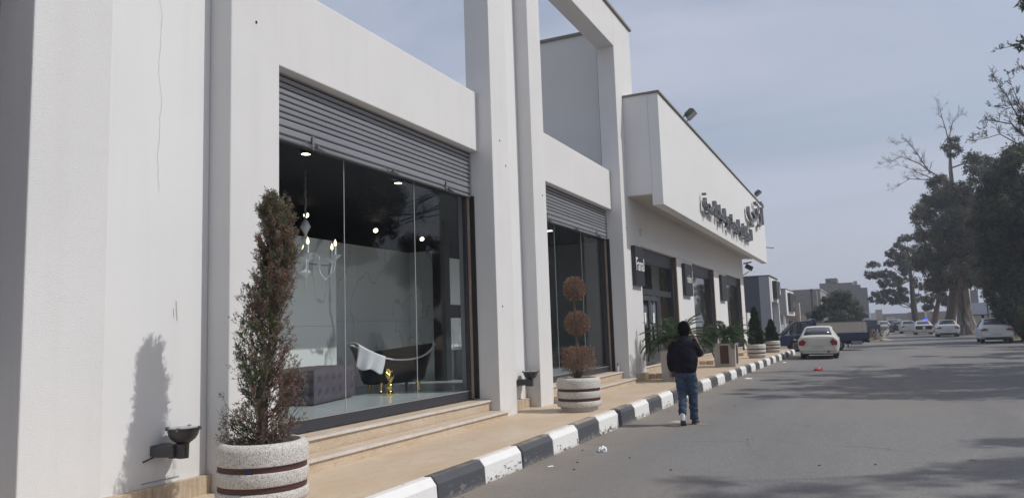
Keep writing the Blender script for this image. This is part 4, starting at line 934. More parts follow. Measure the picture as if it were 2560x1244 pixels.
# ------------------------------------------------------------------ trees
TB = {
    'A': [(5.22,111.59,12.11,0.85,0.58),(4.56,113.1,11.6,0.65,0.48),(3.63,109.5,10.19,0.89,0.68),(1.33,111.01,8.98,0.8,0.53),(0.84,110.23,7.69,0.79,0.58),(1.79,109.96,7.61,0.74,0.53),(2.7,110.43,7.69,1.05,0.63),(4.29,111.23,9.54,1.37,0.95),(5.59,111.48,10.42,1.16,1.16),(2.69,112.19,6.5,0.91,0.69),(3.78,111.6,6.57,1.27,0.85),(1.29,112.93,5.21,0.59,0.54),(2.31,110.52,5.13,1.05,0.68),(4.04,113.89,5.36,1.29,0.75),(1.84,109.64,4.13,0.84,0.47),(3.34,112.85,4.19,1.28,0.59),(4.54,111.59,4.42,0.95,0.74),(6.03,112.29,6.73,0.53,0.47),(6.44,110.2,5.78,0.62,0.46),(5.01,110.49,8.38,1.15,0.94),(6.37,113.5,4.38,0.64,0.53),(6.55,114.34,8.96,0.86,1.08),(0.73,111.07,4.43,0.43,0.43),(3.25,112.96,9.09,0.65,0.48)],
    'B': [(5.4,79.5,11.0,0.9,0.82),(6.69,81.32,13.03,1.14,0.76),(5.15,77.0,11.63,0.58,0.44),(7.4,78.81,13.21,1.1,0.81),(5.7,77.88,9.11,1.09,1.02),(7.12,77.55,10.04,1.37,1.15),(8.62,78.12,10.52,1.44,1.3),(5.24,79.07,7.4,0.96,0.89),(6.4,79.38,7.34,1.11,1.26),(8.01,80.23,8.4,1.33,1.11),(5.76,79.52,5.46,0.89,0.81),(6.9,81.11,5.17,0.75,0.83),(9.43,78.23,9.0,1.29,1.29),(10.15,82.27,6.53,1.27,1.12),(7.99,77.16,6.05,1.06,0.78),(7.14,81.02,14.67,0.91,0.49),(8.7,79.5,13.48,0.96,0.66),(9.65,80.35,12.38,1.11,0.92),(9.03,77.84,4.88,0.78,0.57),(5.02,78.19,9.2,0.52,0.52)],
    'Btop': [(8.48,79.87,18.04,0.63,0.49),(8.09,80.35,17.58,0.56,0.41),(8.74,79.2,17.25,0.44,0.44),(8.23,79.68,16.78,0.45,0.3)],
    'B2': [(9.67,77.67,15.92,0.79,0.57),(10.46,78.88,15.69,0.94,0.65),(9.22,76.0,14.64,0.7,0.49),(10.39,77.21,14.36,0.85,0.71),(9.61,76.59,13.8,0.63,0.63)],
    'C': [(9.39,57.5,12.11,0.78,0.47),(8.95,59.32,11.85,0.54,0.43),(9.63,55.0,11.82,0.84,0.6),(8.26,56.81,10.4,0.78,0.67),(9.32,55.88,10.37,1.01,0.91),(7.73,55.55,8.7,0.91,0.86),(9.09,56.12,8.64,1.16,1.11),(8.19,57.07,6.77,1.19,1.14),(9.51,57.38,6.43,1.28,1.28),(7.55,58.23,7.48,0.69,0.74),(7.52,57.52,5.56,0.84,0.89),(8.85,59.11,4.78,1.22,1.22),(9.2,56.23,3.82,1.25,1.35),(8.31,60.27,3.31,0.87,0.92),(8.44,55.16,1.97,0.93,0.98),(9.25,59.02,0.76,0.89,0.58),(7.54,57.5,4.25,0.68,0.68),(11.04,58.35,9.54,1.56,1.56),(10.49,55.84,6.2,1.48,1.48),(10.28,56.19,3.26,1.48,1.48),(8.39,59.8,1.76,0.54,0.48),(10.26,60.81,1.29,1.07,1.07)],
    'D': [(6.82,99.67,3.98,0.83,0.65),(7.96,100.88,4.43,0.84,0.84),(7.58,98.0,6.31,0.82,0.82),(6.42,99.21,3.02,0.65,0.42),(8.31,98.59,3.56,0.64,0.64),(7.04,98.37,5.31,0.73,0.64)],
    'bush': [(-2.3,65.75,2.89,1.09,0.9),(-1.33,66.66,3.21,0.97,0.84),(-3.16,64.5,2.49,0.76,0.63),(-3.92,65.41,2.08,0.55,0.45),(-0.67,64.94,2.33,0.56,0.63),(-1.9,64.78,2.0,1.26,0.57),(-2.74,65.06,3.37,0.57,0.45),(-1.5,65.54,3.64,0.57,0.38),(-2.08,65.69,3.84,0.38,0.29),(-0.99,66.12,2.83,0.77,0.64),(-3.55,65.76,2.14,0.58,0.52),(-0.49,66.56,1.86,0.38,0.38)],
}
def dead_branch(m, rs, p, d, L, r, lvl, n=5):
    p = np.array(p, float); d = np.array(d, float); d /= np.linalg.norm(d); pts = [p]; rad = [r]
    for i in range(n):
        d = d + rs.normal(size=3) * .20 + np.array([0, 0, .05]); d /= np.linalg.norm(d); p = p + d * L / n; pts.append(p); rad.append(max(r * (1 - .75 * (i + 1) / n), .0045))
        if lvl > 0:
            for _ in range(rs.randint(1, 3)):
                s = d + rs.normal(size=3) * .75 + np.array([0, 0, .2]); dead_branch(m, rs, p, s, L * rs.uniform(.28, .55), rad[-1] * .55, lvl - 1, 4)
    m.tube(pts, rad, 4 if lvl < 2 else 5, cap=False)
def grow_branch(m, rs, path, r0, r1, lvl=2, side=.45):
    r0 *= .62; r1 *= .6; side *= 1.35
    path = [np.array(q, float) for q in path]; n = len(path)
    fine = []
    for a, b in zip(path, path[1:]):
        for u in (0, .5): fine.append(a + (b - a) * u + rs.normal(size=3) * .03 * np.linalg.norm(b - a) * (u > 0))
    fine.append(path[-1]); k = len(fine); rad = [r0 + (r1 - r0) * i / (k - 1) for i in range(k)]
    m.tube(fine, rad, 6, cap=False); L = sum(np.linalg.norm(b - a) for a, b in zip(path, path[1:]))
    for i in range(1, k):
        for _ in range(rs.randint(2, 4)):
            d = fine[i] - fine[i - 1]; d /= np.linalg.norm(d); dead_branch(m, rs, fine[i], d + rs.normal(size=3) * .6 + np.array([0, 0, .15]), L * side * rs.uniform(.3, .8) * (1 - .4 * i / k), rad[i] * .6, lvl - 1)
def foliage_np(blobs, n, size, aspect, rs, colors, hang=0., shell=.3):
    B = np.array(blobs); vol = (B[:, 3] * B[:, 3] * B[:, 4]) ** .75; w = vol / vol.sum(); idx = rs.choice(len(B), n, p=w)
    # every blob is a handful of rounded tufts so the outline breaks up and each tuft shades as a form
    sub = 15; dirs = rs.normal(size=(len(B), sub, 3)); dirs /= np.linalg.norm(dirs, axis=2)[..., None]; rad = rs.uniform(.45, 1.08, (len(B), sub)); tr_ = rs.uniform(.20, .40, (len(B), sub))
    si = rs.randint(0, sub, n); o = rs.normal(size=(n, 3)); o /= np.linalg.norm(o, axis=1)[:, None]; rr = rs.rand(n)[:, None] ** .4
    dz = 1.7 if hang > .5 else .8
    c = dirs[idx, si] * rad[idx, si][:, None] + o * rr * tr_[idx, si][:, None] * np.array([.85, .85, dz]); c[:, 2] -= (dz > 1) * .12
    loose = rs.rand(n) < shell * .5; q = rs.normal(size=(n, 3)); q /= np.linalg.norm(q, axis=1)[:, None]; c[loose] = q[loose] * (rs.rand(loose.sum())[:, None] ** .45); o[loose] = q[loose]
    R = np.stack([B[idx, 3], B[idx, 3], B[idx, 4]], 1); p = B[idx, :3] + c * R
    out = o * .8 + c * .35 + rs.normal(size=(n, 3)) * .35; out /= np.linalg.norm(out, axis=1)[:, None]
    d = rs.normal(size=(n, 3)); d[:, 2] -= hang; d -= out * (d * out).sum(1)[:, None] * .8; d /= np.linalg.norm(d, axis=1)[:, None]
    s_ = np.cross(d, out); s_ /= np.linalg.norm(s_, axis=1)[:, None] + 1e-9; L = (size * rs.uniform(.6, 1.35, n))[:, None]; W = L * aspect
    mid = p + d * L * .45; V = np.stack([p, mid + s_ * W / 2, p + d * L, mid - s_ * W / 2], 1).reshape(-1, 3); F = np.arange(4 * n).reshape(n, 4)
    cb = rs.rand(len(B), 1) * .55 + rs.rand(len(B), sub) * .45; u = np.clip(cb[idx, si] + rs.normal(size=n) * .10, 0, .999); cum = np.cumsum(colors); MI = np.searchsorted(cum / cum[-1], u)
    return V, F, np.clip(MI, 0, len(colors) - 1)
GUM = ['gum_dark', 'gum_green', 'gum_olive', 'gum_brown']
def tree(name, label, base, trunk, blobs, n, size, colors, seed, bark='bark_pale', mats=GUM, aspect=.4, hang=.3, limbs=.8, group=None, shell=.3, dead=(), thin=1.):
    rs = np.random.RandomState(seed); t = thing(name, label, 'tree', base, 0, group)
    tr = None
    for path, rad, *bk in trunk:
        m = MB(); k = len(rad); rings = []
        for i, (p, r) in enumerate(zip(path, rad)):
            nn = 14; rings.append([(p[0] + r * (1 + .12 * math.sin(3 * q + i) + .06 * math.sin(7 * q)) * math.cos(q), p[1] + r * (1 + .12 * math.sin(3 * q + i)) * math.sin(q), p[2]) for q in (6.2832 * j / nn for j in range(nn))])
        m.rings(rings); tr = m.obj('trunk', bk[0] if bk else bark, t, smooth=70)
    ends = [np.array(p) for path, *_ in trunk for p in path[len(path) // 2:]]
    m = MB()
    for b in blobs:
        if rs.rand() > limbs: continue
        e = np.array(b[:3]); cand = [q for q in ends if q[2] < e[2] + .5] or ends; s = min(cand, key=lambda q: np.linalg.norm(q - e)); Ld = np.linalg.norm(e - s)
        mid = (s + e) / 2 + np.array([0, 0, -.08 * Ld]) + rs.normal(size=3) * .06 * Ld; r = min(.03 + .016 * Ld, .16) * thin
        m.tube([s, mid, e], [r, r * .65, r * .22], 6, cap=False)
        for _ in range(5): dead_branch(m, rs, e + rs.normal(size=3) * .1, rs.normal(size=3) + np.array([0, 0, .4]), b[3] * rs.uniform(.7, 1.1), r * .22, 1, 3)
    if m.v: tag(m.obj('limbs', 'twig_grey' if bark != 'bark' else 'twig', t, smooth=70), kind='stuff')
    V, F, MI = foliage_np(blobs, n, size, aspect, rs, colors, hang, shell); tag(np_mesh('crown', V, F, MI, mats, t), kind='stuff')
    if dead:
        m = MB()
        for path, r0, side in dead: grow_branch(m, rs, path, r0, .012, 3, side)
        tag(m.obj('dead_branches', 'twig_grey', t, smooth=70), kind='stuff')
    return t
tree('pine_tree', 'dark layered tree reaching left over the far end of the street', (5.84, 112, 0), [([(5.9, 112, -.1), (5.84, 112, .65), (5.67, 112, 3.06), (5.69, 112, 6.74), (5.57, 112, 10.6)], [.55, .46, .36, .25, .10])], TB['A'], 22000, .26, (.62, .2, .06, .12), 41, bark='bark_dark', hang=0., aspect=.45)
EXB = [(6.0, 79, 6.3, 1.3, 1.1), (7.3, 78, 8.6, 1.5, 1.3), (8.8, 79, 7.3, 1.5, 1.2), (9.9, 79, 10.6, 1.5, 1.3), (10.6, 79, 8.3, 1.5, 1.3), (10.8, 80, 12.4, 1.3, 1.1), (11.4, 80, 14.3, 1.2, .9), (10.2, 79, 5.0, 1.2, 1.0), (11.6, 80, 10.5, 1.5, 1.4), (8.2, 79, 12.2, 1.3, 1.0), (6.3, 79, 12.2, 1.2, .8), (11.0, 81, 6.5, 1.3, 1.2), (5.9, 80, 4.6, .6, .5), (12.0, 81, 8.4, 1.3, 1.2)]
EXC = [(8.1, 57, 9.7, 1.0, .9), (8.8, 57, 7.8, 1.3, 1.2), (7.9, 57, 4.6, .9, 1.0), (8.6, 57, 2.9, 1.0, 1.0), (9.0, 56, 11.2, .9, .6), (8.0, 58, 5.9, .9, .9), (9.0, 58, 5.6, 1.3, 1.2), (9.3, 57, 1.4, 1.0, .9), (7.2, 57.5, 8.1, .7, .6), (8.3, 57.5, 1.0, .5, .5)]
TB['B'] = [(x, y, z, a * 1.22, b * 1.22) for x, y, z, a, b in TB['B']]; TB['C'] = [(x, y, z, a * 1.15, b * 1.15) for x, y, z, a, b in TB['C']]; TB['A'] = [(x, y, z, a * 1.15, b * 1.12) for x, y, z, a, b in TB['A']]
tree('eucalyptus', 'huge pale trunked eucalyptus with bare dead branches sticking out of its top left', (8.36, 82, 0),
     [([(8.5, 82, -.1), (8.42, 82, .5), (8.25, 82, 1.75), (8.29, 82, 4.38), (8.35, 81.5, 7.4), (8.25, 80.5, 11.7), (8.15, 80, 15.5), (8.32, 80, 18.2)], [1.05, .86, .66, .52, .40, .24, .16, .06]), ([(6.6, 84, -.1), (6.95, 84, .4), (7.4, 84, 2.17), (8.05, 84, 5.23), (8.6, 83.5, 7.9), (9.3, 80, 12)], [.62, .52, .46, .42, .3, .15], 'bark')],
     TB['B'] + EXB + TB['Btop'] + TB['B2'], 70000, .34, (.30, .24, .14, .32), 42, hang=.9, aspect=.26, dead=[([(8.19, 80, 18.2), (7.89, 80, 20.3), (7.75, 80, 21.5)], .09, .5), ([(8.28, 80, 18.4), (8.7, 80.2, 19.8), (9.4, 80, 20.4)], .08, .5), ([(7.08, 80, 14.88), (5.7, 80, 16.21), (4.25, 80, 17.1), (2.76, 80, 16.75)], .11, .25), ([(6.89, 80, 14.53), (5.33, 80.5, 15.6), (4.02, 80, 16.3)], .09, .3), ([(6.57, 80, 14.6), (4.7, 80, 14.9), (3.2, 80, 14.2)], .09, .3), ([(6.47, 80, 15.2), (5.61, 80, 17.1), (4.89, 80, 18.5), (3.75, 80, 18.5)], .10, .25)])
tree('eucalyptus', 'dark dense eucalyptus drooping to the ground at the right edge beside the parked white car', (10.5, 58.5, 0), [([(10.6, 58.5, -.1), (10.5, 58.5, .6), (10.3, 58.3, 4), (9.6, 57.5, 8), (9.2, 57, 11)], [.6, .45, .38, .25, .1])], TB['C'] + EXC, 60000, .30, (.46, .30, .15, .09), 43, hang=.9, aspect=.26)
tree('small_tree', 'small yellowish leaning tree between the police car and the huge pale trunk', (6.83, 100, 0), [([(6.7, 100, -.1), (6.83, 100, .3), (7.19, 100, 1.9), (7.6, 99.5, 3.6), (7.5, 98.5, 5.2)], [.5, .4, .33, .22, .08])], TB['D'], 6500, .24, (.2, .25, .4, .15), 44, bark='bark')
tree('round_bush', 'big soft grey green bush behind the blue pickup truck', (-2.2, 66, 0), [([(-2.2, 66, -.1), (-2.2, 66, .9), (-2.1, 65.8, 2.4)], [.16, .13, .06]), ([(-1.2, 66, -.1), (-1.3, 66, 1), (-1.2, 66.2, 2.6)], [.14, .11, .05])], TB['bush'] + [(-2.6, 65.3, 1.2, 1.5, .7), (-1.1, 65.6, 1.2, 1.2, .7)], 30000, .16, (.40, .60), 45, bark='bark', mats=['olive_dark', 'olive_leaf'], aspect=.28, hang=-.2, shell=.55)
SX, SY = .846, .258
def shade_blobs(L): return [(sx + SX * z, sy + SY * z, z, r, r * .62) for sx, sy, z, r in L]
n1 = shade_blobs([(2.0, 18.8, 8, 1.6), (.6, 20.2, 9, 1.5), (3.2, 21.4, 7.6, 2.0), (1.2, 23.4, 9, 1.9), (3.4, 26.4, 8, 2.2), (-.4, 22.8, 10, 1.2), (.8, 27, 10, 1.5), (5.2, 19.6, 6.6, 1.8), (5.4, 23.6, 6.8, 2.2), (5.6, 28.4, 7, 2.0), (-1.4, 20.6, 10.2, .85), (-2.1, 18.2, 10.6, .55), (-2.6, 20.2, 11, .5), (-1.3, 25.8, 10.4, .7), (2.4, 30.6, 9, 1.1), (-2.5, 23.6, 11.3, .5), (-.9, 18.6, 10.2, .7), (7.5, 22, 6, 1.8), (7.6, 26, 6.4, 1.8), (-.2, 30.4, 10.8, .6), (1.0, 21.6, 8.6, 1.6), (2.6, 24.2, 8.2, 1.9), (4.4, 22.2, 7.2, 1.8), (2.2, 28.4, 8.8, 1.5), (4.2, 18.4, 7.2, 1.1), (.2, 18.4, 9.6, .7), (-.4, 25.4, 9.9, .8), (6.8, 31, 6.6, 1.6), (4.4, 31.4, 7.6, 1.0), (-1.9, 22.2, 10.8, .45), (-3.0, 19.0, 11.5, .35)])
tree('eucalyptus', 'eucalyptus past the right edge, bare twigs and a leaf spray at top right', (11, 25, 0), [([(11.2, 25, -.1), (11, 25, .8), (10.6, 25.2, 4), (9.8, 25.5, 7), (8.6, 26, 10)], [.62, .48, .4, .28, .14])], n1 + [(5.52, 30, 10.9, .14, .18), (5.72, 30, 12.3, .16, .2), (5.32, 30, 8.37, .10, .24)] * 2, 85000, .21, (.42, .3, .12, .16), 46, hang=.7, limbs=.9, aspect=.34, thin=.5, shell=.5,
     dead=[([(8.6, 28.5, 7.2), (6.6, 29.6, 7.3), (5.46, 30, 7.65), (5.19, 30, 8.39), (4.96, 30, 9.06), (4.69, 30, 9.67)], .07, .12), ([(7.2, 29.4, 7), (5.45, 30, 7.51), (4.99, 30, 8.14), (4.32, 30, 8.38), (4.1, 30, 7.99)], .06, .12), ([(7, 29.5, 6.9), (5.42, 30, 7.21), (4.62, 30, 7.84), (3.9, 30, 7.73)], .055, .14), ([(6.8, 29.5, 7.4), (5.51, 30, 8.2), (5.26, 30, 8.8), (5.11, 30, 9.45)], .05, .16), ([(7.4, 29, 9), (5.67, 30, 9.85), (5.4, 30, 10.11), (5.1, 30, 9.95)], .045, .10), ([(7.4, 29, 9.6), (5.74, 30, 10.61), (5.24, 30, 10.85), (4.79, 30, 10.81)], .04, .08), ([(6.8, 29.4, 7.6), (5.57, 30, 8.19), (5.17, 30, 8.78), (4.47, 30, 8.84)], .05, .14)])
n2 = shade_blobs([(1.5, 11.9, 11, .5), (2.0, 10.2, 11.5, 1.0), (1.0, 9.6, 12, .7), (2.2, 8.6, 11, 1.1), (.2, 8.9, 12.5, .4), (-.6, 8.2, 13, .5), (-1.8, 8.3, 13.4, .35), (3.5, 10.5, 10.5, 1.4), (1.2, 7.6, 12, .8), (-1.2, 7.3, 13, .6), (4, 7.5, 10, 1.5)])
tree('eucalyptus', 'tall thin eucalyptus on the near right whose twigs shade the nearest asphalt', (13.2, 12.6, 0), [([(13.3, 12.6, -.1), (13.2, 12.6, 1), (12.8, 12.8, 5), (11.8, 12.8, 9), (10.9, 12.6, 12.5)], [.5, .42, .34, .24, .1])], n2, 13000, .2, (.42, .3, .12, .16), 47, hang=.7, limbs=1., aspect=.3, thin=.5, shell=.5)
n3 = shade_blobs([(4, 36.8, 7, 1.1), (6.2, 39.5, 6.2, 1.6), (2.2, 38, 8, .7), (7.5, 37, 6, 1.5), (5.5, 35.2, 7, .9), (1.5, 48.5, 9.5, .8), (4.5, 50.5, 8.2, 1.2), (7.5, 48, 6.5, 1.6), (-.6, 51, 11.2, .6), (3.2, 53.5, 10, .9), (6.2, 44, 7.4, .8), (9, 42, 6, 2), (9.5, 46, 6, 2)])
tree('eucalyptus', 'eucalyptus past the right edge shading the road before the parked white car', (14.5, 43, 0), [([(14.6, 43, -.1), (14.5, 43, .8), (14.2, 43.2, 4), (13.4, 44, 7.5)], [.6, .46, .38, .2])], n3, 40000, .24, (.42, .3, .12, .16), 48, hang=.7, limbs=1., aspect=.34, thin=.5, shell=.5)
tree('eucalyptus', 'dark eucalyptus far right behind the drooping one', (17, 72, 0), [([(17, 72, -.1), (17, 72, 1), (16.8, 72, 6), (16.5, 72, 11)], [.6, .5, .4, .15])], [(13.5, 70, 10, 2.2, 2.0), (15.5, 71, 13, 2.6, 2.2), (13.4, 73, 6.5, 2, 2), (17, 71, 9, 3, 2.6), (14, 74, 3.5, 2, 1.8), (18, 74, 5, 3, 2.5), (14.6, 69, 15.2, 1.4, 1.1)], 16000, .36, (.45, .28, .12, .15), 49, hang=.6)

# ------------------------------------------------------------------ buildings further down the street
def simple_building(name, label, base, parts, cat='building'):
    t = thing(name, label, cat, base)
    for nm, mat, bx in parts:
        m = MB(); m.box(*bx); m.obj(nm, mat, t, bevel=.01 if bx[1] - bx[0] > .1 else 0)
    return t
b3 = simple_building('portal_shop', 'grey shop block with a white portal front and square black sign beyond the pavement end', (-9, 62, 0), [
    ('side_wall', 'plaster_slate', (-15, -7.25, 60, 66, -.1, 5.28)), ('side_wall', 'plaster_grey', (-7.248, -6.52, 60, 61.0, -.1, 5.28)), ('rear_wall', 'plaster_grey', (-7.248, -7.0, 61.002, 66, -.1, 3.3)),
    ('portal_front', 'plaster_smooth', (-7.24, -6.5, 61.002, 66, 3.35, 5.28)), ('portal_leg', 'plaster_smooth', (-6.518, -6.48, 60, 60.5, -.1, 5.26)), ('portal_leg', 'plaster_smooth', (-6.9, -6.48, 65.55, 66.0, -.1, 3.34)),
    ('coping', 'coping_stone', (-15.1, -6.42, 59.94, 66.1, 5.29, 5.36)), ('door_glass', 'dark_opening', (-6.99, -6.95, 61.6, 65, 0, 2.6))])
sg = thing('wall_sign', 'square black sign with a pale emblem on the white portal front beyond the pavement', 'sign', (-6.48, 63.4, 3.6))
m = MB(); m.box(-6.478, -6.18, 62.0, 64.9, 3.62, 5.0); m.obj('sign_board', 'sign_black', sg); m = MB(); m.obox((-6.165, 63.9, 4.35), (.012, 0, 0), (0, .38, 0), (0, 0, .42)); m.obj('emblem', 'car_grey', sg); m = MB(); m.obox((-6.15, 64.1, 4.15), (.012, 0, 0), (0, .25, 0), (0, 0, .2)); m.obj('emblem', 'sign_white', sg)
simple_building('garden_wall', 'low pale wall behind the first conifer at the end of the showroom', (-7.0, 52, 0), [('wall_panel', 'plaster_far', (-7.3, -6.95, 50.5, 54.2, -.1, 2.4)), ('wall_panel', 'plaster_grey', (-12, -7.35, 54, 54.3, -.1, 2.5)), ('pillar', 'plaster_far', (-8.2, -7.6, 50.2, 50.7, -.1, 2.9))], 'wall')
b4 = simple_building('overhang_shop', 'grey shop with a boxy overhanging white front and black sign, second beyond the pavement', (-9, 83, 0), [
    ('upper_box', 'plaster_grey', (-13, -7.22, 80, 89, 2.45, 5.06)), ('front_panel', 'plaster_smooth', (-7.218, -7.15, 80, 89, 2.45, 5.06)), ('lower_wall', 'plaster_grey', (-13, -7.9, 80.4, 89, -.1, 2.44)), ('post', 'plaster_smooth', (-7.55, -7.4, 80.05, 80.4, -.1, 2.44)), ('coping', 'coping_stone', (-13.1, -7.1, 79.9, 89.1, 5.07, 5.13))])
sg = thing('wall_sign', 'narrow black sign on the boxy overhanging shop front', 'sign', (-7.1, 84, 2.9)); m = MB(); m.box(-7.148, -6.9, 81.6, 87.6, 2.85, 4.75); m.obj('sign_board', 'sign_black', sg); m = MB(); m.box(-6.898, -6.88, 84.4, 86.6, 3.3, 3.9); m.obj('emblem', 'car_grey', sg)
wb = thing('block_building', 'long grey concrete block hall behind the pole and bush', 'building', (-7, 95, 0))
for k in range(9):
    m = MB(); m.box(-14, -4.7, 95 + .012 * (k % 2), 110, .62 * k - .1, .62 * k + .505); m.obj('wall_course', 'block_wall', wb)
m = MB(); m.box(-14.1, -4.6, 94.95, 110, 5.49, 5.56); m.obj('coping', 'plaster_far', wb); m = MB(); m.box(-5.1, -5.0, 94.93, 94.99, 3.2, 5.3); m.obj('drain_pipe', 'plaster_far', wb)
simple_building('yard_wall', 'tan yard wall with one tall pillar in front of the block hall', (-7, 92, 0), [('wall_panel', 'tan_wall', (-9.5, -5.2, 92, 92.3, -.1, 2.5)), ('pillar', 'tan_wall', (-7.25, -6.86, 91.5, 91.98, -.1, 3.9)), ('pillar_lit_edge', 'plaster_smooth', (-6.858, -6.80, 91.5, 91.98, -.1, 3.92)), ('gate', 'dark_opening', (-8.9, -7.7, 91.95, 91.998, 0, 1.9))], 'wall')  # pale slab on the tan pillar paints its sunlit edge
pl = thing('utility_pole', 'dark utility pole rising behind the bush against the block hall', 'pole', (-5.3, 90, 0)); m = MB(); m.tube([(-5.34, 90, -.1), (-5.34, 90, 5.35)], [.13, .11], 8); m.obj('pole_shaft', 'pole_grey', pl); m = MB(); m.box(-5.5, -5.18, 89.9, 90.1, 5.2, 5.34); m.obj('pole_cap', 'pole_grey', pl)
b6 = thing('apartment_block', 'large stepped grey block standing far off behind the bush', 'building', (-3, 130, 0))
for nm, bx in (('wall_block', (-6.46, -5.0, 130, 142, -.1, 7.8)), ('stair_tower', (-5.55, -3.8, 130.3, 138, 7.8, 8.55)), ('wall_block', (-4.998, -1.6, 130.02, 142, -.1, 7.72)), ('roof_room', (-1.5, -.95, 131, 135, 7.3, 7.95)), ('wall_block', (-1.598, -.5, 130.04, 142, -.1, 7.3)), ('wall_block', (-.498, .44, 130.06, 142, -.1, 6.8))):
    m = MB(); m.box(*bx); m.obj(nm, 'far_grey' if nm == 'roof_room' else 'grey_block', b6)
m = MB(); m.box(-5.2, -4.85, 130.27, 130.299, 7.98, 8.22); m.obj('window', 'dark_opening', b6)
simple_building('corner_kiosk', 'low shop with a white fascia and dark window right of the bush', (.2, 120, 0), [('wall_block', 'tan_wall', (-1.2, .55, 120, 126, -.1, 1.9)), ('fascia', 'plaster_smooth', (-1.0, .62, 119.8, 119.99, 1.6, 2.02)), ('roof_edge', 'far_grey', (-1.3, .3, 119.7, 126, 2.6, 2.9)), ('window', 'dark_opening', (-.9, .2, 119.85, 119.99, 2.05, 2.55))])
hb = thing('billboard', 'blank pale hoarding on posts beside the far kiosk', 'billboard', (1.2, 170, 0)); m = MB(); m.box(.72, 1.66, 170, 170.2, 1.6, 3.15); m.obj('panel', 'hoarding', hb); m = MB(); m.box(.8, .92, 170.05, 170.15, -.1, 1.6); m.obj('post', 'pole_grey', hb); m = MB(); m.box(1.45, 1.57, 170.05, 170.15, -.1, 1.6); m.obj('post', 'pole_grey', hb)
simple_building('narrow_house', 'narrow pale house right of the blank hoarding', (2.4, 176, 0), [('wall_block', 'tan_wall', (1.8, 3.0, 175, 184, -.1, 3.75)), ('roof_edge', 'far_grey', (1.75, 3.05, 174.9, 184, 3.76, 3.85)), ('balcony', 'far_grey', (1.85, 2.95, 174.6, 174.99, 1.9, 2.1))])
simple_building('far_house', 'long low grey house closing the end of the street', (6, 200, 0), [('wall_block', 'grey_block', (3.3, 15, 200, 212, -.1, 3.1)), ('wall_block', 'far_grey', (4.2, 6, 199, 199.98, -.1, 2.4)), ('window', 'plaster_far', (4.3, 4.7, 198.9, 198.99, 1.3, 1.9))])
sh = simple_building('blue_roof_shed', 'low shed with a pale blue sheet roof behind the huge trunk', (12, 101, 0), [('wall_block', 'fence_green', (10.2, 14.2, 101, 106, -.1, 1.9)), ('sheet_roof', 'roof_blue', (10.0, 14.4, 100.0, 100.25, 1.95, 3.25)), ('gutter', 'dark_opening', (10.0, 14.4, 99.9, 99.99, 1.82, 1.94)), ('chimney', 'block_wall', (11.3, 12.0, 103, 104, 3.2, 4.8))])
fn = thing('slat_fence', 'pale green slatted fence below the blue roof', 'fence', (11.5, 98, 0))
for k in range(20):
    m = MB(); m.box(9.9 + k * .2, 10.085 + k * .2, 98 + .01 * (k % 2), 98.05, -.1, 1.62); m.obj('slat', 'fence_green', fn)
simple_building('far_wall', 'tan boundary wall glimpsed between the trunks', (9, 118, 0), [('wall_panel', 'tan_wall', (5.2, 10.5, 118, 118.3, -.1, 2.6)), ('gate_post', 'plaster_far', (7.2, 7.5, 117.7, 117.98, -.1, 3.2))], 'wall')
rb = MB(); rb.lathe([(.28, 0), (.28, .9)], 10, (8.9, 104, 0)); tag(rb.obj('barrel', 'orange_paint'), 'rusty orange drum under the trees behind the police car', 'barrel')
sp = thing('street_lamp', 'thin dark pole standing before the blue roof', 'pole', (12.0, 96, 0)); m = MB(); m.tube([(11.95, 96, -.1), (11.95, 96, 5)], [.09, .07], 8); m.obj('pole_shaft', 'pole_grey', sp)
# verge mounds
def mound(name, label, c, rx, ry, h, mat, seed):
    rs = np.random.RandomState(seed); m = MB(); n = 28
    m.rings([[(c[0] + rx * f * (1 + .14 * math.sin(3 * q + seed)) * math.cos(q), c[1] + ry * f * (1 + .1 * math.sin(2 * q)) * math.sin(q), (h * (1 - f) ** .8 * (1 + .2 * rs.uniform(-1, 1)) if f < 1 else -.04)) for q in (6.2832 * j / n for j in range(n))] for f in (1, .8, .55, .3, .05)])
    return tag(m.obj(name, mat, smooth=180), label, 'mound')
mound('earth_mound', 'low heap of sandy earth and weeds at the street corner behind the pickup', (-.8, 69.5, 0), 2.6, 2.8, .55, 'sand', 3)
def weeds(c, rx, ry, n, h, seed, label):
    rs = np.random.RandomState(seed); p = np.stack([c[0] + rs.normal(size=n) * rx, c[1] + rs.normal(size=n) * ry, np.full(n, c[2])], 1); d = rs.normal(size=(n, 3)) * .5 + np.array([0, 0, 1])
    V, F = blades(p, d, h * rs.uniform(.4, 1.2, n), h * .1, rs); o = np_mesh('weeds', V, F, rs.choice(3, n, p=(.35, .35, .3)), ['olive_dark', 'needle_straw', 'gum_brown']); tag(o, label, kind='stuff')
weeds((-1.1, 69.0, .25), 1.0, .8, 1500, .75, 6, 'dry weeds on the earth heap'); weeds((11.8, 58, 0), 1.5, 4, 3000, .22, 7, 'dry weeds on the right verge')
rs_ = np.random.RandomState(8)
for i in range(9):
    m = MB(); x, y = .2 + rs_.uniform(-.7, .9), 67.9 + rs_.uniform(-.5, .8); s = rs_.uniform(.08, .2)
    m.obox((x, y, .06 + rs_.uniform(0, .22)), rs_.normal(size=3) * s, rs_.normal(size=3) * s * .7, rs_.normal(size=3) * s * .4); tag(m.obj('rubble_block', 'plaster_far'), 'pale broken rubble piece at the right foot of the earth heap', 'rubble', 'rubble on the earth heap')

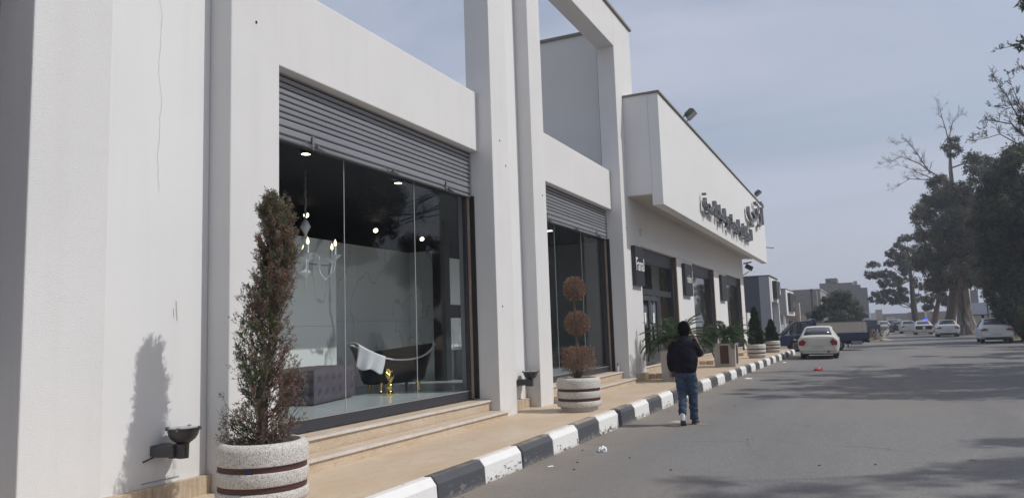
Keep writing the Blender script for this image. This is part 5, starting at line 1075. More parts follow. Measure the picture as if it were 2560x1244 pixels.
# ------------------------------------------------------------------ vehicles
def slab(m, A, B, C, D, inset=.06, off=.006, th=.01):
    A, B, C, D = (Vector(q) for q in (A, B, C, D)); c = (A + B + C + D) / 4; n = (B - A).cross(D - A).normalized()
    P = [q + (c - q) * inset for q in (A, B, C, D)]; k = len(m.v)
    m.v += [tuple(q + n * (off - th)) for q in P] + [tuple(q + n * off) for q in P]
    for f in ((3, 2, 1, 0), (4, 5, 6, 7), (0, 1, 5, 4), (1, 2, 6, 5), (2, 3, 7, 6), (3, 0, 4, 7)): m.f.append(tuple(k + i for i in f)); m.mi.append(0)
SED = [(-2.27, .42, .70, .84, .70, .78, .66), (-2.24, .30, .82, .98, .74, .82, .70), (-2.12, .25, .87, 1.03, .77, .85, .71), (-1.62, .22, .90, 1.055, .80, .87, .71), (-.95, .22, .91, 1.40, .80, .87, .585), (-.3, .22, .91, 1.465, .80, .87, .57), (.25, .22, .91, 1.44, .80, .87, .57), (1.05, .22, .90, 1.04, .80, .87, .68), (1.85, .22, .80, .92, .80, .86, .66), (2.2, .28, .60, .74, .76, .80, .60), (2.28, .38, .48, .55, .68, .70, .50)]
SUV = [(-2.2, .45, .8, .9, .70, .78, .68), (-2.18, .34, .95, 1.05, .76, .86, .74), (-2.05, .30, 1.02, 1.55, .80, .88, .66), (-1.7, .28, 1.03, 1.72, .82, .89, .66), (-.4, .28, 1.03, 1.76, .82, .89, .66), (.3, .28, 1.03, 1.72, .82, .89, .66), (1.0, .28, 1.0, 1.12, .82, .89, .72), (1.9, .28, .92, 1.0, .82, .88, .7), (2.2, .34, .7, .82, .78, .82, .64)]
def wheel(t, x, y, r, w):
    m = MB(); s = 1 if x > 0 else -1; prof = [(r * .62, -w / 2), (r * .94, -w / 2), (r, -w * .3), (r, w * .3), (r * .94, w / 2), (r * .62, w / 2)]
    m.rings([[(x + z, y + q * math.cos(a), r + q * math.sin(a)) for a in (6.2832 * j / 20 for j in range(20))] for q, z in prof]); o = m.obj('wheel', 'tyre', t, smooth=50)
    m = MB(); m.rings([[(x + s * z, y + q * math.cos(a), r + q * math.sin(a)) for a in (6.2832 * j / 16 for j in range(16))] for q, z in ((r * .6, w * .5), (r * .6, w * .52), (r * .2, w * .46))]); m.obj('rim', 'rim', o, smooth=50)
def car(name, label, loc, rz, paint, st=SED, sx=1., sy=1., sz=1., lamps='lamp_red', extras='', rear_paint=None, group=None):
    t = thing(name, label, 'car', loc, rz, group); LOCAL[0] = True
    S = [(y * sy, zb * sz, zs * sz, zt * sz, wb * sx, ws * sx, wt * sx) for y, zb, zs, zt, wb, ws, wt in st]
    def half(s):
        y, zb, zs, zt, wb, ws, wt = s; e = min(.05, (zt - zs) * .3)
        return [(wb * .9, y, zb), (wb, y, zb + .05), (ws, y, zb + (zs - zb) * .55), (ws * .995, y, zs), (wt + .02, y, zt - e), (wt - .07, y, zt), (wt * .45, y, zt + .018), (0, y, zt + .022)]
    m = MB(); R = []
    for s in S: h = half(s); R.append(h + [(-x, y, z) for x, y, z in h[-2::-1]])
    m.rings(R); b = m.obj('body', paint, t, smooth=38, recalc=True)
    gi = [i for i, s in enumerate(S) if s[3] - s[2] > .3 * sz]; g0, g1 = gi[0], gi[-1]; H = [half(s) for s in S]; mx = lambda p: (-p[0], p[1], p[2])
    def screen(lo, hi, nm, sg):
        m = MB(); rows = []
        for u in (.07, .5, .93):
            P = []
            for k in (5, 6, 7):
                p, q = Vector(lo[k]), Vector(hi[k]); r = p.lerp(q, u); r.x *= .94; P.append(r + Vector((0, sg * .012, .012)))
            rows.append([mx(p) for p in P[:2]] + [P[2]] + P[1::-1])
        k0 = len(m.v); m.v = [tuple(p) for r in rows for p in r]
        for i in range(2):
            for j in range(4): q = i * 5 + j; m.f.append((q, q + 1, q + 6, q + 5) if sg < 0 else (q + 5, q + 6, q + 1, q)); m.mi.append(0)
        o = m.obj(nm, 'car_glass', t, smooth=180); sd = o.modifiers.new('t', 'SOLIDIFY'); sd.thickness = .03; sd.offset = 0
    screen(H[g0 - 1], H[g0], 'rear_window', -1); screen(H[g1 + 1], H[g1], 'windscreen', 1)
    for sgn in (1, -1):
        for i in range(g0, g1):
            A, B, C2, D = H[i][3], H[i + 1][3], H[i + 1][4], H[i][4]; q = [A, B, C2, D] if sgn > 0 else [mx(B), mx(A), mx(D), mx(C2)]
            m = MB(); slab(m, *q, .12, .006); m.obj('side_window', 'car_glass', t)
    for x in (.70 * sx, -.70 * sx):
        for y in (-1.32 * sy, 1.38 * sy): wheel(t, x, y, .315 * sz, .20)
    m = MB(); m.box(-.62 * sx, .62 * sx, -2.0 * sy, 2.0 * sy, .20, .34); m.obj('underbody', 'dark_trim', t)
    yr = S[1][0]; zt = S[1][3]; zs = S[1][2]; w = S[1][5]
    for sgn in (1, -1):
        m = MB(); p0 = [(.50 * sx, zt - .19), (.59 * sx, zt - .36), (w - .015, zt - .35), (w - .01, zt - .20), (.62 * sx, zt - .085)] if 'pipe' in extras else [(.44 * sx, zt - .17), (.50 * sx, zt - .245), (w - .015, zt - .27), (w - .01, zt - .19), (.58 * sx, zt - .12)]
        pl = [(sgn * a, c) for a, c in p0]; m.rings([[(a, yr - .085 + .055 * (abs(a) > .70 * sx), c) for a, c in pl], [(a, yr + .16, c) for a, c in pl]]); m.obj('tail_lamp', lamps, t, recalc=True)
        m = MB(); m.tube([(sgn * (S[g1][5] - .02), S[g1][0] + .45, S[g1][2] + .03), (sgn * (S[g1][5] + .09), S[g1][0] + .42, S[g1][2] + .06)], .03, 5); m.obox((sgn * (S[g1][5] + .13), S[g1][0] + .42, S[g1][2] + .07), (.09, 0, 0), (0, .035, 0), (0, 0, .06)); m.obj('wing_mirror', paint if paint != 'car_cream' else 'dark_trim', t, bevel=.02)
    m = MB(); m.prism([(-.43 * sx, zt - .05), (.43 * sx, zt - .05), (.40 * sx, .60 * sz), (-.40 * sx, .60 * sz)], yr - .05, yr + .05, 'y'); m.obj('boot_lid', paint, t, bevel=.012, recalc=True)
    m = MB(); m.box(-.25, .25, yr - .075, yr - .055, .47 * sz, .575 * sz); m.obj('number_plate', 'plate_grey', t)
    m = MB(); m.box(-w * .95, w * .95, yr - .068, yr + .12, .36 * sz, .585 * sz); m.obj('rear_bumper', paint, t, bevel=.04)
    m = MB(); m.box(-w * .8, w * .8, yr - .035, yr + .1, .26 * sz, .355 * sz); m.obj('bumper_skirt', 'dark_trim' if 'skirt' in extras else paint, t, bevel=.03)
    if 'pipe' in extras: m = MB(); m.tube([(.42, yr - .10, .34), (.42, yr + .2, .34)], .045, 8); m.obj('exhaust_pipe', 'dark_trim', t)
    if rear_paint: m = MB(); m.box(-w * .92, w * .92, yr - .062, yr + .02, .40, zt - .06); m.obj('boot_panel', rear_paint, t, bevel=.03); m = MB(); m.box(-.12, .12, yr - .075, yr - .06, .50, .86); m.obj('number_plate', 'sign_white', t)
    if 'beacon' in extras: m = MB(); m.box(.12, .56, -.30, -.02, 1.49, 1.60); m.obj('beacon', 'beacon_blue', t, bevel=.03)
    LOCAL[0] = False; return t
car('parked_car', 'old cream white sedan seen from behind, parked just past the kerb before the blue pickup', (-2.12, 39.0, 0), RAD(1), 'car_cream', sx=1.0, extras='pipe', sz=1.0)
car('parked_car', 'white sedan with dark red lamps parked at the right edge under the drooping tree', (7.3, 57.2, 0), RAD(-2.5), 'car_white', sx=1.06, sy=1.06, sz=1.06, extras='skirt')
car('driving_car', 'white sedan in the right lane before the huge pale trunk', (6.35, 77.5, 0), RAD(-1), 'car_white', sx=1.04, sz=1.02, extras='skirt')
car('police_car', 'black and white patrol car with a glowing blue roof light', (5.28, 91, 0), RAD(0), 'car_white', extras='beacon', rear_paint='car_black')
car('driving_car', 'white sedan just left of the patrol car', (4.3, 101, 0), RAD(2), 'car_white', sz=1.02)
car('driving_car', 'black sedan half hidden by the white sedan left of the patrol car', (3.6, 112, 0), RAD(4), 'car_black')
car('driving_car', 'dark grey tall car further ahead of the black sedan', (3.9, 127, 0), RAD(-14), 'car_grey', st=SUV)
car('driving_car', 'tan car coming towards us in the middle of the far road', (2.2, 122, 0), RAD(182), 'car_tan', lamps='lamp_clear')
car('parked_car', 'silver car far ahead behind the tan one', (3.4, 146, 0), RAD(6), 'car_silver')
for i, (x, y, r, p, lb) in enumerate([(2.4, 160, 20, 'car_white', 'white car parked slantwise at the far left of the road end'), (4.6, 178, 4, 'car_silver', 'silver car near the very end of the street'), (6.0, 165, 8, 'car_black', 'dark car beyond the grey tall car'), (3.5, 190, 30, 'car_white', 'white car at the far end before the grey house'), (8.2, 140, -3, 'car_grey', 'grey car under the far trees behind the patrol car')]):
    car('parked_car', lb, (x, y, 0), RAD(r), p, sx=1, group='cars at the far end of the street')
def pickup():
    t = thing('pickup_truck', 'dark blue pickup truck with a long cream cargo box crossing from the side street', 'truck', (-2.55, 47.9, 0), RAD(90 + 12)); LOCAL[0] = True
    # +Y is forward; rear of the box at y=-2.45, nose at 2.35
    W = .80
    def shape(poly, x0, x1, nm, mat, bev=.03, sm=40): m = MB(); m.prism(poly, x0, x1, 'x'); return m.obj(nm, mat, t, smooth=sm, bevel=bev, recalc=True)
    lower = [(2.32, .34), (2.36, .55), (2.34, .80), (2.24, .95), (.48, 1.0), (.48, .40), (1.10, .36), (1.16, .58), (1.34, .72), (1.60, .72), (1.78, .58), (1.84, .34)]
    shape(lower, -W, W, 'cab_lower', 'car_blue')
    shape([(2.20, .96), (1.52, 1.66), (1.40, 1.72), (.60, 1.74), (.48, 1.70), (.48, 1.0)], -.70, .70, 'cab_frame', 'dark_trim') if 0 else None
    for s in (-1, 1):
        x0, x1 = (s * .70, s * .77) if s > 0 else (s * .77, s * .70)
        for nm, poly in (('roof_pillar', [(2.22, .95), (1.50, 1.70), (1.42, 1.66), (2.08, .95)]), ('roof_pillar', [(1.18, 1.0), (1.16, 1.66), (1.08, 1.66), (1.06, 1.0)]), ('roof_pillar', [(.62, 1.0), (.62, 1.66), (.48, 1.66), (.48, 1.0)])): shape(poly, x0, x1, nm, 'car_blue', .01)
        m = MB(); m.box(min(s * .725, s * .735), max(s * .725, s * .735), .63, 1.05, 1.01, 1.62); m.obj('side_window', 'car_glass', t)
        m = MB(); m.prism([(1.19, 1.0), (1.19, 1.62), (1.45, 1.62), (2.04, 1.0)], min(s * .725, s * .735), max(s * .725, s * .735), 'x'); m.obj('side_window', 'window_clear', t)
        m = MB(); m.obox((s * .92, 1.95, 1.12), (.09, 0, 0), (0, .03, 0), (0, 0, .12)); m.box(min(s * .76, s * .86), max(s * .76, s * .86), 1.93, 1.97, 1.0, 1.04); m.obj('wing_mirror', 'dark_trim', t)
        m = MB(); m.box(min(s * .80, s * .806), max(s * .80, s * .806), .52, 2.2, .90, .925); m.obj('side_trim', 'bracket_steel', t)
        m = MB(); m.box(min(s * .80, s * .82), max(s * .80, s * .82), .62, .76, .80, .83); m.obj('door_handle', 'dark_trim', t)
        m = MB(); m.box(min(s * .803, s * .806), max(s * .803, s * .806), 1.115, 1.13, .42, .99); m.obj('door_gap', 'black_metal', t)
        m = MB(); m.obox((s * .62, 2.34, .74), (.13, 0, 0), (0, .03, 0), (0, 0, .10)); m.obj('headlight', 'lamp_clear', t)
    shape([(1.55, 1.64), (1.44, 1.72), (.62, 1.755), (.48, 1.72), (.48, 1.64)], -.75, .75, 'cab_roof', 'car_blue')
    m = MB(); m.box(-.75, .75, .48, .53, 1.0, 1.66); m.obj('cab_back', 'car_blue', t) if 0 else None
    m = MB(); slab(m, (-.68, 2.2, .97), (.68, 2.2, .97), (.68, 1.5, 1.66), (-.68, 1.5, 1.66), .03, .0); m.obj('windscreen', 'car_glass', t)
    shape([(.60, 1.76), (.40, 1.88), (.28, 1.84), (.26, 1.3), (.36, 1.3), (.46, 1.70)], -.66, .66, 'wind_deflector', 'car_blue')
    for s in (-.36, .36):
        m = MB(); m.box(s - .22, s + .22, .70, .86, .8, 1.30); m.box(s - .13, s + .13, .72, .84, 1.32, 1.50); m.obj('seat', 'dark_trim', t, bevel=.04)
    m = MB(); m.tube([(.36 + .18 * math.cos(a), 1.55 - .04 * math.sin(a), 1.12 + .18 * math.sin(a)) for a in (6.2832 * j / 14 for j in range(15))], .016, 5); m.obj('steering_wheel', 'black_metal', t)
    # load bed
    for s in (-1, 1):
        m = MB(); m.box(min(s * .80, s * .84), max(s * .80, s * .84), -2.45, .22, .62, 1.0); m.obj('bed_side', 'car_blue', t, bevel=.012)
        m = MB(); m.box(min(s * .74, s * .79), max(s * .74, s * .79), -2.16, .20, 1.0, 1.60); m.obj('cargo_panel', 'cargo_cream', t); m = MB(); m.box(min(s * .74, s * .79), max(s * .74, s * .79), -2.38, -2.19, 1.0, 1.585); m.obj('cargo_panel', 'cargo_cream', t)
        m = MB(); m.box(min(s * .78, s * .80), max(s * .78, s * .80), -2.19, .22, 1.60, 1.645); m.obj('top_rail', 'bracket_steel', t)
    m = MB(); m.box(-.84, .84, -2.5, -2.45, .62, 1.0); m.obj('tail_board', 'car_blue', t); m = MB(); m.box(-.74, .74, -2.40, -2.36, 1.0, 1.58); m.obj('cargo_panel', 'cargo_cream', t); m = MB(); m.box(-.80, .80, -2.44, .22, .56, .615); m.obj('bed_floor', 'dark_trim', t)
    m = MB(); m.box(-.80, .80, -2.42, .18, .595, .60 + .018); m.box(-.3, -.22, -2.3, 1.9, .40, .55); m.box(.22, .3, -2.3, 1.9, .40, .55); m.obj('chassis_rail', 'black_metal', t)
    for s in (-1, 1):
        m = MB(); m.box(min(s * .5, s * .80), max(s * .5, s * .80), -2.10, -1.52, .32, .54); m.obj('tool_box', 'bracket_steel', t, bevel=.01)
        m = MB(); m.tube([(s * .74, -.80 - .44 * math.cos(a), .33 + .44 * math.sin(a)) for a in (math.pi * j / 8 for j in range(9))], .03, 5); m.obj('mudguard', 'car_blue', t)
        m = MB(); m.box(min(s * .60, s * .82), max(s * .60, s * .82), -1.36, -1.33, .16, .42); m.obj('mud_flap', 'black_metal', t)
        wheel(t, s * .70, -.82, .335, .2); wheel(t, s * .70, 1.47, .335, .2)
    m = MB(); m.box(-.7, .7, -2.52, -2.44, .42, .56); m.obj('rear_lamp_bar', 'dark_trim', t)
    LOCAL[0] = False
pickup()
def far_pickup():
    t = thing('pickup_truck', 'dark blue pickup far off at the left roadside beyond the earth heap', 'truck', (.55, 119, 0), RAD(8)); LOCAL[0] = True
    m = MB(); m.rings([[(s * w, y, z) for s, w, z in ((1, .72, .4), (1, .80, .6), (1, .80, 1.05), (-1, .80, 1.05), (-1, .80, .6), (-1, .72, .4))] for y in (-2.2, .1)]); m.obj('load_bed', 'car_blue', t, bevel=.03)
    m = MB(); m.prism([(.12, .4), (.12, 1.72), (1.1, 1.76), (1.9, 1.05), (2.4, .95), (2.4, .4)], -.8, .8, 'x'); m.obj('cab', 'car_blue', t, bevel=.06)
    m = MB(); m.box(-.62, .62, .10, .115, 1.15, 1.6); m.obj('rear_window', 'car_glass', t)
    for s in (-1, 1):
        for y in (-1.3, 1.5): wheel(t, s * .7, y, .34, .2)
    LOCAL[0] = False
far_pickup()

# ------------------------------------------------------------------ people
def remeshed(mb, name, mat, parent, vox, smooth_it=4, wr=None, seed=0):
    me = bpy.data.meshes.new(name); me.from_pydata(mb.v, [], mb.f); o = bpy.data.objects.new(name, me); COL.objects.link(o)
    r = o.modifiers.new('r', 'REMESH'); r.mode = 'VOXEL'; r.voxel_size = vox
    if smooth_it: s = o.modifiers.new('s', 'SMOOTH'); s.factor = .5; s.iterations = smooth_it
    m2 = bpy.data.meshes.new_from_object(o.evaluated_get(bpy.context.evaluated_depsgraph_get())); bpy.data.objects.remove(o)
    if wr:
        n = len(m2.vertices); co = np.empty(n * 3); no = np.empty(n * 3); m2.vertices.foreach_get('co', co); m2.vertices.foreach_get('normal', no); co = co.reshape(-1, 3); no = no.reshape(-1, 3)
        d = np.zeros(n)
        for amp, f, ph in wr: d += amp * np.sin(co[:, 0] * f[0] + co[:, 1] * f[1] + co[:, 2] * f[2] + ph + 1.3 * np.sin(co[:, 2] * f[2] * .37 + co[:, 0] * 9 + ph))
        co += no * d[:, None]; m2.vertices.foreach_set('co', co.ravel())
    m2.materials.append(MATS[mat]); return finish(name, m2, parent, 180)
def loft(m, secs, n=16):
    """secs: (x, y, z, rx, ry) horizontal ellipses"""
    m.rings([[(x + rx * math.cos(a), y + ry * math.sin(a), z) for a in (6.2832 * j / n for j in range(n))] for x, y, z, rx, ry in secs])
def hand(m, w, d, side, curl, palm_n):
    """palm, four unequal bent fingers and a thumb; w wrist, d direction along the hand, palm_n palm facing"""
    w, d, pn = Vector(w), Vector(d).normalized(), Vector(palm_n).normalized(); s = d.cross(pn).normalized() * side
    m.rings([[w + d * t + s * (a * .5) + pn * (b * .5) for a, b in ((-wd, -th), (wd, -th), (wd, th), (-wd, th))] for t, wd, th in ((-.03, .045, .036), (.0, .055, .034), (.04, .078, .030), (.085, .08, .026))])
    for k, (o, L) in enumerate(((-.03, .062), (-.010, .072), (.011, .068), (.031, .054))):
        p = w + d * .075 + s * o; q = p + d * L * .5 + pn * curl * L * .25; r = q + d * L * .35 + pn * curl * L * .55
        m.tube([p - d * .02, p + d * .01, q, r], [.0095, .0095, .0088, .0075], 7)
    p = w + d * .02 - s * .03; m.tube([p, p - s * .022 + d * .028 + pn * .012, p - s * .022 + d * .062 + pn * .026], [.012, .0105, .008], 7)
def walker():
    t = thing('person', 'person in black jacket and blue jeans walking away beside the kerb', 'person', (-2.87, 13.0, 0), RAD(4)); LOCAL[0] = True
    m = MB()
    loft(m, [(.0, .05, 1.40, .06, .06), (.0, .055, 1.48, .055, .06), (.005, .075, 1.54, .058, .066)])
    loft(m, [(.005, .10, 1.49, .03, .05), (.005, .095, 1.52, .058, .078), (.005, .09, 1.57, .072, .092), (.005, .085, 1.63, .077, .098), (.005, .08, 1.68, .072, .09), (.005, .075, 1.72, .05, .062), (.005, .075, 1.735, .015, .02)], 18)
    m.obox((.005, .192, 1.59), (.012, 0, 0), (0, .018, .01), (0, 0, .022))                    # nose
    for s in (-1, 1): m.obox((.005 + s * .080, .085, 1.60), (.008, .004, 0), (0, .018, 0), (0, .004, .03))
    m.tube([(-.20, .03, 1.36), (-.275, -.01, 1.12), (-.262, .07, .905)], [.045, .04, .028], 10); hand(m, (-.262, .075, .895), (.02, .10, -1), 1, .8, (.8, .3, 0))
    m.tube([(.20, .03, 1.36), (.285, .10, 1.17), (.165, .165, 1.46)], [.045, .042, .028], 10); hand(m, (.16, .165, 1.47), (-.22, -.25, 1), -1, .9, (-.75, -.2, -.1))
    for s, k in ((-1, [( -.085, 0, .86), (-.065, .02, .48), (-.06, -.22, .155)]), (1, [(.085, 0, .86), (.085, .10, .47), (.080, .13, .09)])): m.tube(k, [.075, .055, .038], 10)
    loft(m, [(0, .0, .80, .15, .11), (0, 0, .95, .16, .11), (0, .02, 1.2, .17, .11), (0, .03, 1.38, .15, .09), (0, .04, 1.44, .07, .06)])
    remeshed(m, 'body', 'skin', t, .0085, 2)
    m = MB()
    loft(m, [(0, .0, .895, .195, .155), (0, .0, .93, .222, .172), (0, -.005, 1.0, .242, .178), (0, -.005, 1.12, .247, .172), (0, .0, 1.24, .243, .158), (0, .01, 1.34, .225, .138), (0, .025, 1.41, .165, .115), (0, .04, 1.455, .098, .09), (0, .055, 1.50, .078, .08), (0, .06, 1.505, .06, .06)], 24)
    m.tube([(-.15, .02, 1.37), (-.222, .01, 1.29), (-.268, -.02, 1.14), (-.285, .02, 1.02), (-.268, .06, .925), (-.266, .065, .90)], [.085, .088, .078, .070, .058, .045], 12)
    m.tube([(.15, .02, 1.37), (.225, .03, 1.30), (.272, .085, 1.185), (.282, .12, 1.17), (.235, .15, 1.28), (.178, .165, 1.425), (.170, .166, 1.445)], [.085, .088, .080, .076, .068, .054, .042], 12)
    remeshed(m, 'jacket', 'jacket_cloth', t, .013, 5, [(.005, (14, 6, 33), 0), (.004, (-24, 9, 17), 2), (.0022, (40, 20, 60), 1)])
    m = MB(); m.rings([[(.205 * math.cos(a) * (1 if k else .97), .162 * math.sin(a), z) for a in (6.2832 * j / 28 for j in range(28))] for k, z in enumerate((.878, .885, .905, .912))]); m.obj('jacket_hem', 'jacket_cloth', t, smooth=60)
    m = MB()
    loft(m, [(0, 0, .78, .145, .125), (0, 0, .84, .178, .145), (0, 0, .90, .180, .142), (0, 0, .95, .172, .13)])
    m.tube([(-.085, -.005, .88), (-.085, .005, .72), (-.074, .025, .52), (-.068, -.03, .40), (-.064, -.15, .235), (-.062, -.185, .185)], [.100, .097, .080, .073, .068, .066], 14)
    m.tube([(.085, -.005, .88), (.092, .04, .70), (.090, .095, .49), (.088, .11, .34), (.086, .12, .15), (.086, .122, .085)], [.100, .099, .082, .076, .072, .073], 14)
    remeshed(m, 'jeans', 'denim', t, .012, 4, [(.004, (10, 20, 48), 0), (.003, (-30, 10, 90), 1), (.002, (50, 30, 30), 2)])
    def shoe(p, d, up):
        p, d, up = Vector(p), Vector(d).normalized(), Vector(up).normalized(); s = d.cross(up)
        def sect(t, w, h, z0=.0): return [p + d * t + s * (w * math.cos(a)) + up * (z0 + max(0, h * math.sin(a)) if math.sin(a) > 0 else z0) for a in (6.2832 * j / 14 for j in range(14))]
        mm = MB(); mm.rings([sect(-.085, .018, .03, .02), sect(-.075, .036, .095, .02), sect(-.02, .040, .105, .02), sect(.05, .043, .075, .02), (sect(.12, .046, .055, .02)), sect(.165, .038, .04, .02), sect(.19, .015, .02, .02)]); mm.obj('shoe', 'shoe', t, smooth=180)
        mm = MB(); mm.rings([[p + d * q + s * w + up * z for q, w in ((-.09, 0), (-.07, .036), (.05, .045), (.13, .047), (.18, .03), (.196, 0), (.18, -.03), (.13, -.047), (.05, -.045), (-.07, -.036))] for z in (0, .022)]); mm.obj('shoe_sole', 'sole', t)
        mm = MB(); mm.tube([p - d * .035 + up * .07, p - d * .04 + up * .16], [.036, .037], 10); mm.obj('sock', 'sock', t, smooth=60)
    shoe((.09, .15, 0), (.12, 1, 0), (0, 0, 1)); shoe((-.062, -.17, .075), (-.02, .72, -.62), (0, .62, .72))
    mm = MB(); mm.tube([(-.063, -.165, .235), (-.061, -.205, .16), (-.061, -.21, .10)], [.047, .046, .044], 12); mm.obj('sock', 'sock', t, smooth=60)
    # hair: thick black cap down to the nape
    m = MB(); n = 22; rings = []
    for z, rx, ry, oy in ((1.505, .062, .05, .035), (1.53, .080, .085, .058), (1.57, .090, .105, .066), (1.62, .095, .114, .074), (1.67, .092, .110, .078), (1.71, .075, .090, .078), (1.742, .045, .055, .078), (1.755, .01, .01, .078)):
        rings.append([(.005 + rx * math.cos(a) * (1 + .03 * math.sin(5 * a + z * 60)), oy + min(ry * math.sin(a), .055 if z < 1.64 else .2) * (1 + .03 * math.sin(7 * a + z * 40)), z + .004 * math.sin(6 * a)) for a in (6.2832 * j / n for j in range(n))])
    m.rings(rings); hr = m.obj('hair', 'hair', t, smooth=180)
    rs = np.random.RandomState(3); q = rs.uniform(3.0, 6.6, 900); zz = rs.uniform(1.50, 1.745, 900); rr = np.interp(zz, [1.5, 1.57, 1.65, 1.72, 1.75], [.055, .088, .093, .066, .02])
    p = np.stack([.005 + rr * np.cos(q), .068 + rr * 1.15 * np.sin(q), zz], 1); d = np.stack([np.cos(q), np.sin(q), np.full(900, -.7)], 1) + rs.normal(size=(900, 3)) * .5
    V, F = blades(p, d, rs.uniform(.010, .026, 900), .008, rs); tag(np_mesh('hair_strands', V, F, np.zeros(900), ['hair'], hr), kind='stuff')
    for o in t.children:
        if o.name.startswith('jacket'): o.scale = (.88, 1, 1)
    LOCAL[0] = False
    ph = thing('phone', 'dark phone held to the right ear of the walking person', 'phone', (-2.87, 13.0, 1.5), RAD(4)); LOCAL[0] = True; m = MB(); m.obox((.118, .115, .075), (.006, .001, .001), (0, .034, 0), (-.014, -.014, .072)); m.obj('phone_case', 'phone_black', ph, bevel=.004); LOCAL[0] = False
walker()
def bystander():
    t = thing('person', 'person in dark clothes standing beyond the parked white car at the right', 'person', (7.9, 66.5, 0), RAD(60)); LOCAL[0] = True
    m = MB(); loft(m, [(0, 0, 1.42, .05, .05), (0, 0, 1.52, .05, .055), (0, .01, 1.56, .065, .08), (0, .01, 1.63, .075, .095), (0, .01, 1.71, .06, .07), (0, .01, 1.74, .01, .01)])
    for s in (-1, 1): m.tube([(s * .19, 0, 1.38), (s * .25, -.02, 1.12), (s * .22, .06, .9), (s * .21, .08, .82)], [.045, .04, .03, .035], 8); m.tube([(s * .09, 0, .9), (s * .1, 0, .48), (s * .1, -.02, .06)], [.075, .05, .035], 8)
    loft(m, [(0, 0, .85, .16, .11), (0, 0, 1.2, .18, .11), (0, 0, 1.4, .16, .09), (0, 0, 1.44, .06, .06)]); remeshed(m, 'body', 'skin', t, .016, 2)
    m = MB(); loft(m, [(0, 0, .86, .19, .14), (0, 0, 1.1, .215, .14), (0, 0, 1.35, .20, .12), (0, 0, 1.45, .08, .07)])
    for s in (-1, 1): m.tube([(s * .17, 0, 1.38), (s * .26, -.02, 1.12), (s * .23, .05, .92)], [.07, .065, .05], 8)
    remeshed(m, 'shirt', 'jacket_cloth', t, .02, 3)
    m = MB(); loft(m, [(0, 0, .82, .17, .12), (0, 0, .92, .175, .125)]); 
    for s in (-1, 1): m.tube([(s * .09, 0, .88), (s * .1, .01, .48), (s * .1, -.02, .08)], [.095, .075, .06], 8); 
    remeshed(m, 'trousers', 'denim', t, .02, 3)
    for s in (-1, 1): m = MB(); m.obox((s * .1, .05, .035), (.045, 0, 0), (0, .13, 0), (0, 0, .035)); m.obj('shoe', 'shoe', t, bevel=.02)
    m = MB(); m.lathe([(.08, 1.60), (.085, 1.66), (.07, 1.73), (.01, 1.76)], 12, (0, -.005, 0), sy=1.15); m.obj('hair', 'hair', t, smooth=180)
    LOCAL[0] = False
bystander()

# ------------------------------------------------------------------ litter
def crumple(name, label, mat, c, s, h, seed, cat='litter'):
    rs = np.random.RandomState(seed); n = 9; m = MB(); k = 7
    m.rings([[(c[0] + s * f * math.cos(a) * rs.uniform(.6, 1.3), c[1] + s * 1.3 * f * math.sin(a) * rs.uniform(.6, 1.3), c[2] + h * z * rs.uniform(.5, 1.3)) for a in (6.2832 * j / n for j in range(n))] for f, z in ((.8, .02), (1, .25), (.75, .7), (.3, 1))]); return tag(m.obj(name, mat), label, cat)
crumple('crumpled_paper', 'white crumpled paper on the road near the kerb', 'white_paper', (-3.40, 10.03, .002), .075, .065, 1)
crumple('plastic_bag', 'red plastic bag lying in the road behind the cream sedan', 'red_plastic', (-1.63, 28.4, .002), .17, .09, 2); crumple('paper_scrap', 'flat white scrap on the road by the kerb near the second cycad', 'white_paper', (-3.45, 24.3, .002), .14, .02, 3); crumple('paper_scrap', 'tiny white scrap on the road by the far planters', 'white_paper', (-3.3, 34, .002), .09, .03, 4)
crumple('paper_scrap', 'thin pale strip on the road in front of the nearest white kerb block', 'white_paper', (-3.66, 8.78, .001), .035, .008, 5); crumple('yellow_leaf', 'pale yellow leaf on the empty asphalt at the lower right', 'needle_straw', (.99, 10.35, .001), .04, .012, 12)
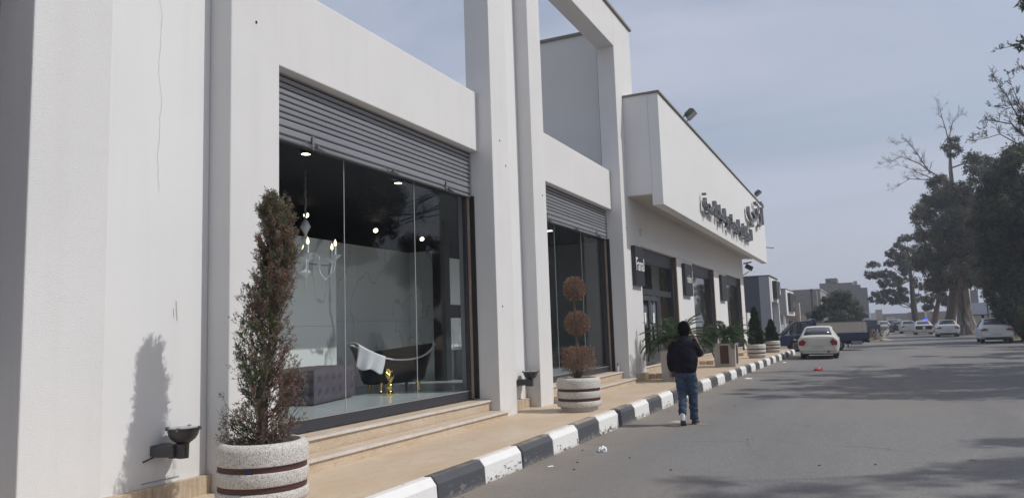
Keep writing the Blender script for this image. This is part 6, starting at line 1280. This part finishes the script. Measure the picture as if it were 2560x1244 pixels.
for i, (x, y) in enumerate([(-3.31, 8.65), (-3.7, 10.04), (-3.44, 9.12), (-2.31, 21.0), (-.04, 9.8), (-.63, 9.6), (-2.2, 8.9), (-2.9, 9.6), (-1.7, 11.5), (-2.6, 16.2)]):
    crumple('dry_leaf', 'small dark dry leaf lying on the asphalt', 'dry_leaf', (x, y, .001), .016, .010, 20 + i, 'leaf')['group'] = 'dry leaves on the road'
def patch(label, c, sx, sy, seed):
    rs = np.random.RandomState(seed); n = 26; m = MB(); m.poly([(c[0] + sx * math.cos(a) * rs.uniform(.5, 1.2), c[1] + sy * math.sin(a) * rs.uniform(.5, 1.2), .004) for a in (6.2832 * j / n for j in range(n))]); tag(m.obj('dust_patch', 'dust_patch'), label, kind='structure')
patch('pale splash on the road by the walker', (-3.12, 13.4, 0), .17, .22, 3); patch('pale splash on the road by the walker', (-2.72, 13.15, 0), .2, .05, 4)
def cup():
    m = MB(); c = (-5.42, 21.1, zw(21) + .04); r = [[(c[0] + q * math.cos(a) * .0 + x, c[1] + q * math.cos(a), c[2] + q * math.sin(a)) for a in (6.2832 * j / 12 for j in range(12))] for x, q in ((-.06, .028), (.05, .04), (.052, .036))]; m.rings(r); tag(m.obj('paper_cup', 'white_paper', smooth=50), 'white paper cup lying by the steps of the glass double doors', 'cup')
    b = thing('bottle', 'small dark bottle left on the top step at the right of the second window', 'bottle', (-5.82, 18.62, .575)); m = MB(); m.lathe([(.0, 0), (.03, 0), (.032, .1), (.012, .15), (.012, .19)], 12, (-5.82, 18.62, .576)); m.obj('bottle_glass', 'lamp_clear', b, smooth=60); m = MB(); m.lathe([(.014, .16), (.014, .21)], 10, (-5.82, 18.62, .576)); m.obj('bottle_cap', 'black_metal', b)
cup()

# ------------------------------------------------------------------ hazy air
def build_haze():
    m = MB(); m.box(-405, 405, -65, 1505, -1.1, 23.5); o = m.obj('haze', []); mt = bpy.data.materials.new('haze_air'); mt.use_nodes = True; nt = mt.node_tree; nt.nodes.clear()
    out = nt.nodes.new('ShaderNodeOutputMaterial'); v = nt.nodes.new('ShaderNodeVolumePrincipled'); v.inputs['Color'].default_value = (.86, .9, 1, 1); v.inputs['Density'].default_value = HAZE; v.inputs['Anisotropy'].default_value = .25
    nt.links.new(v.outputs[0], out.inputs['Volume']); o.data.materials.append(mt); tag(o, kind='stuff')
HAZE = .0012
build_haze()
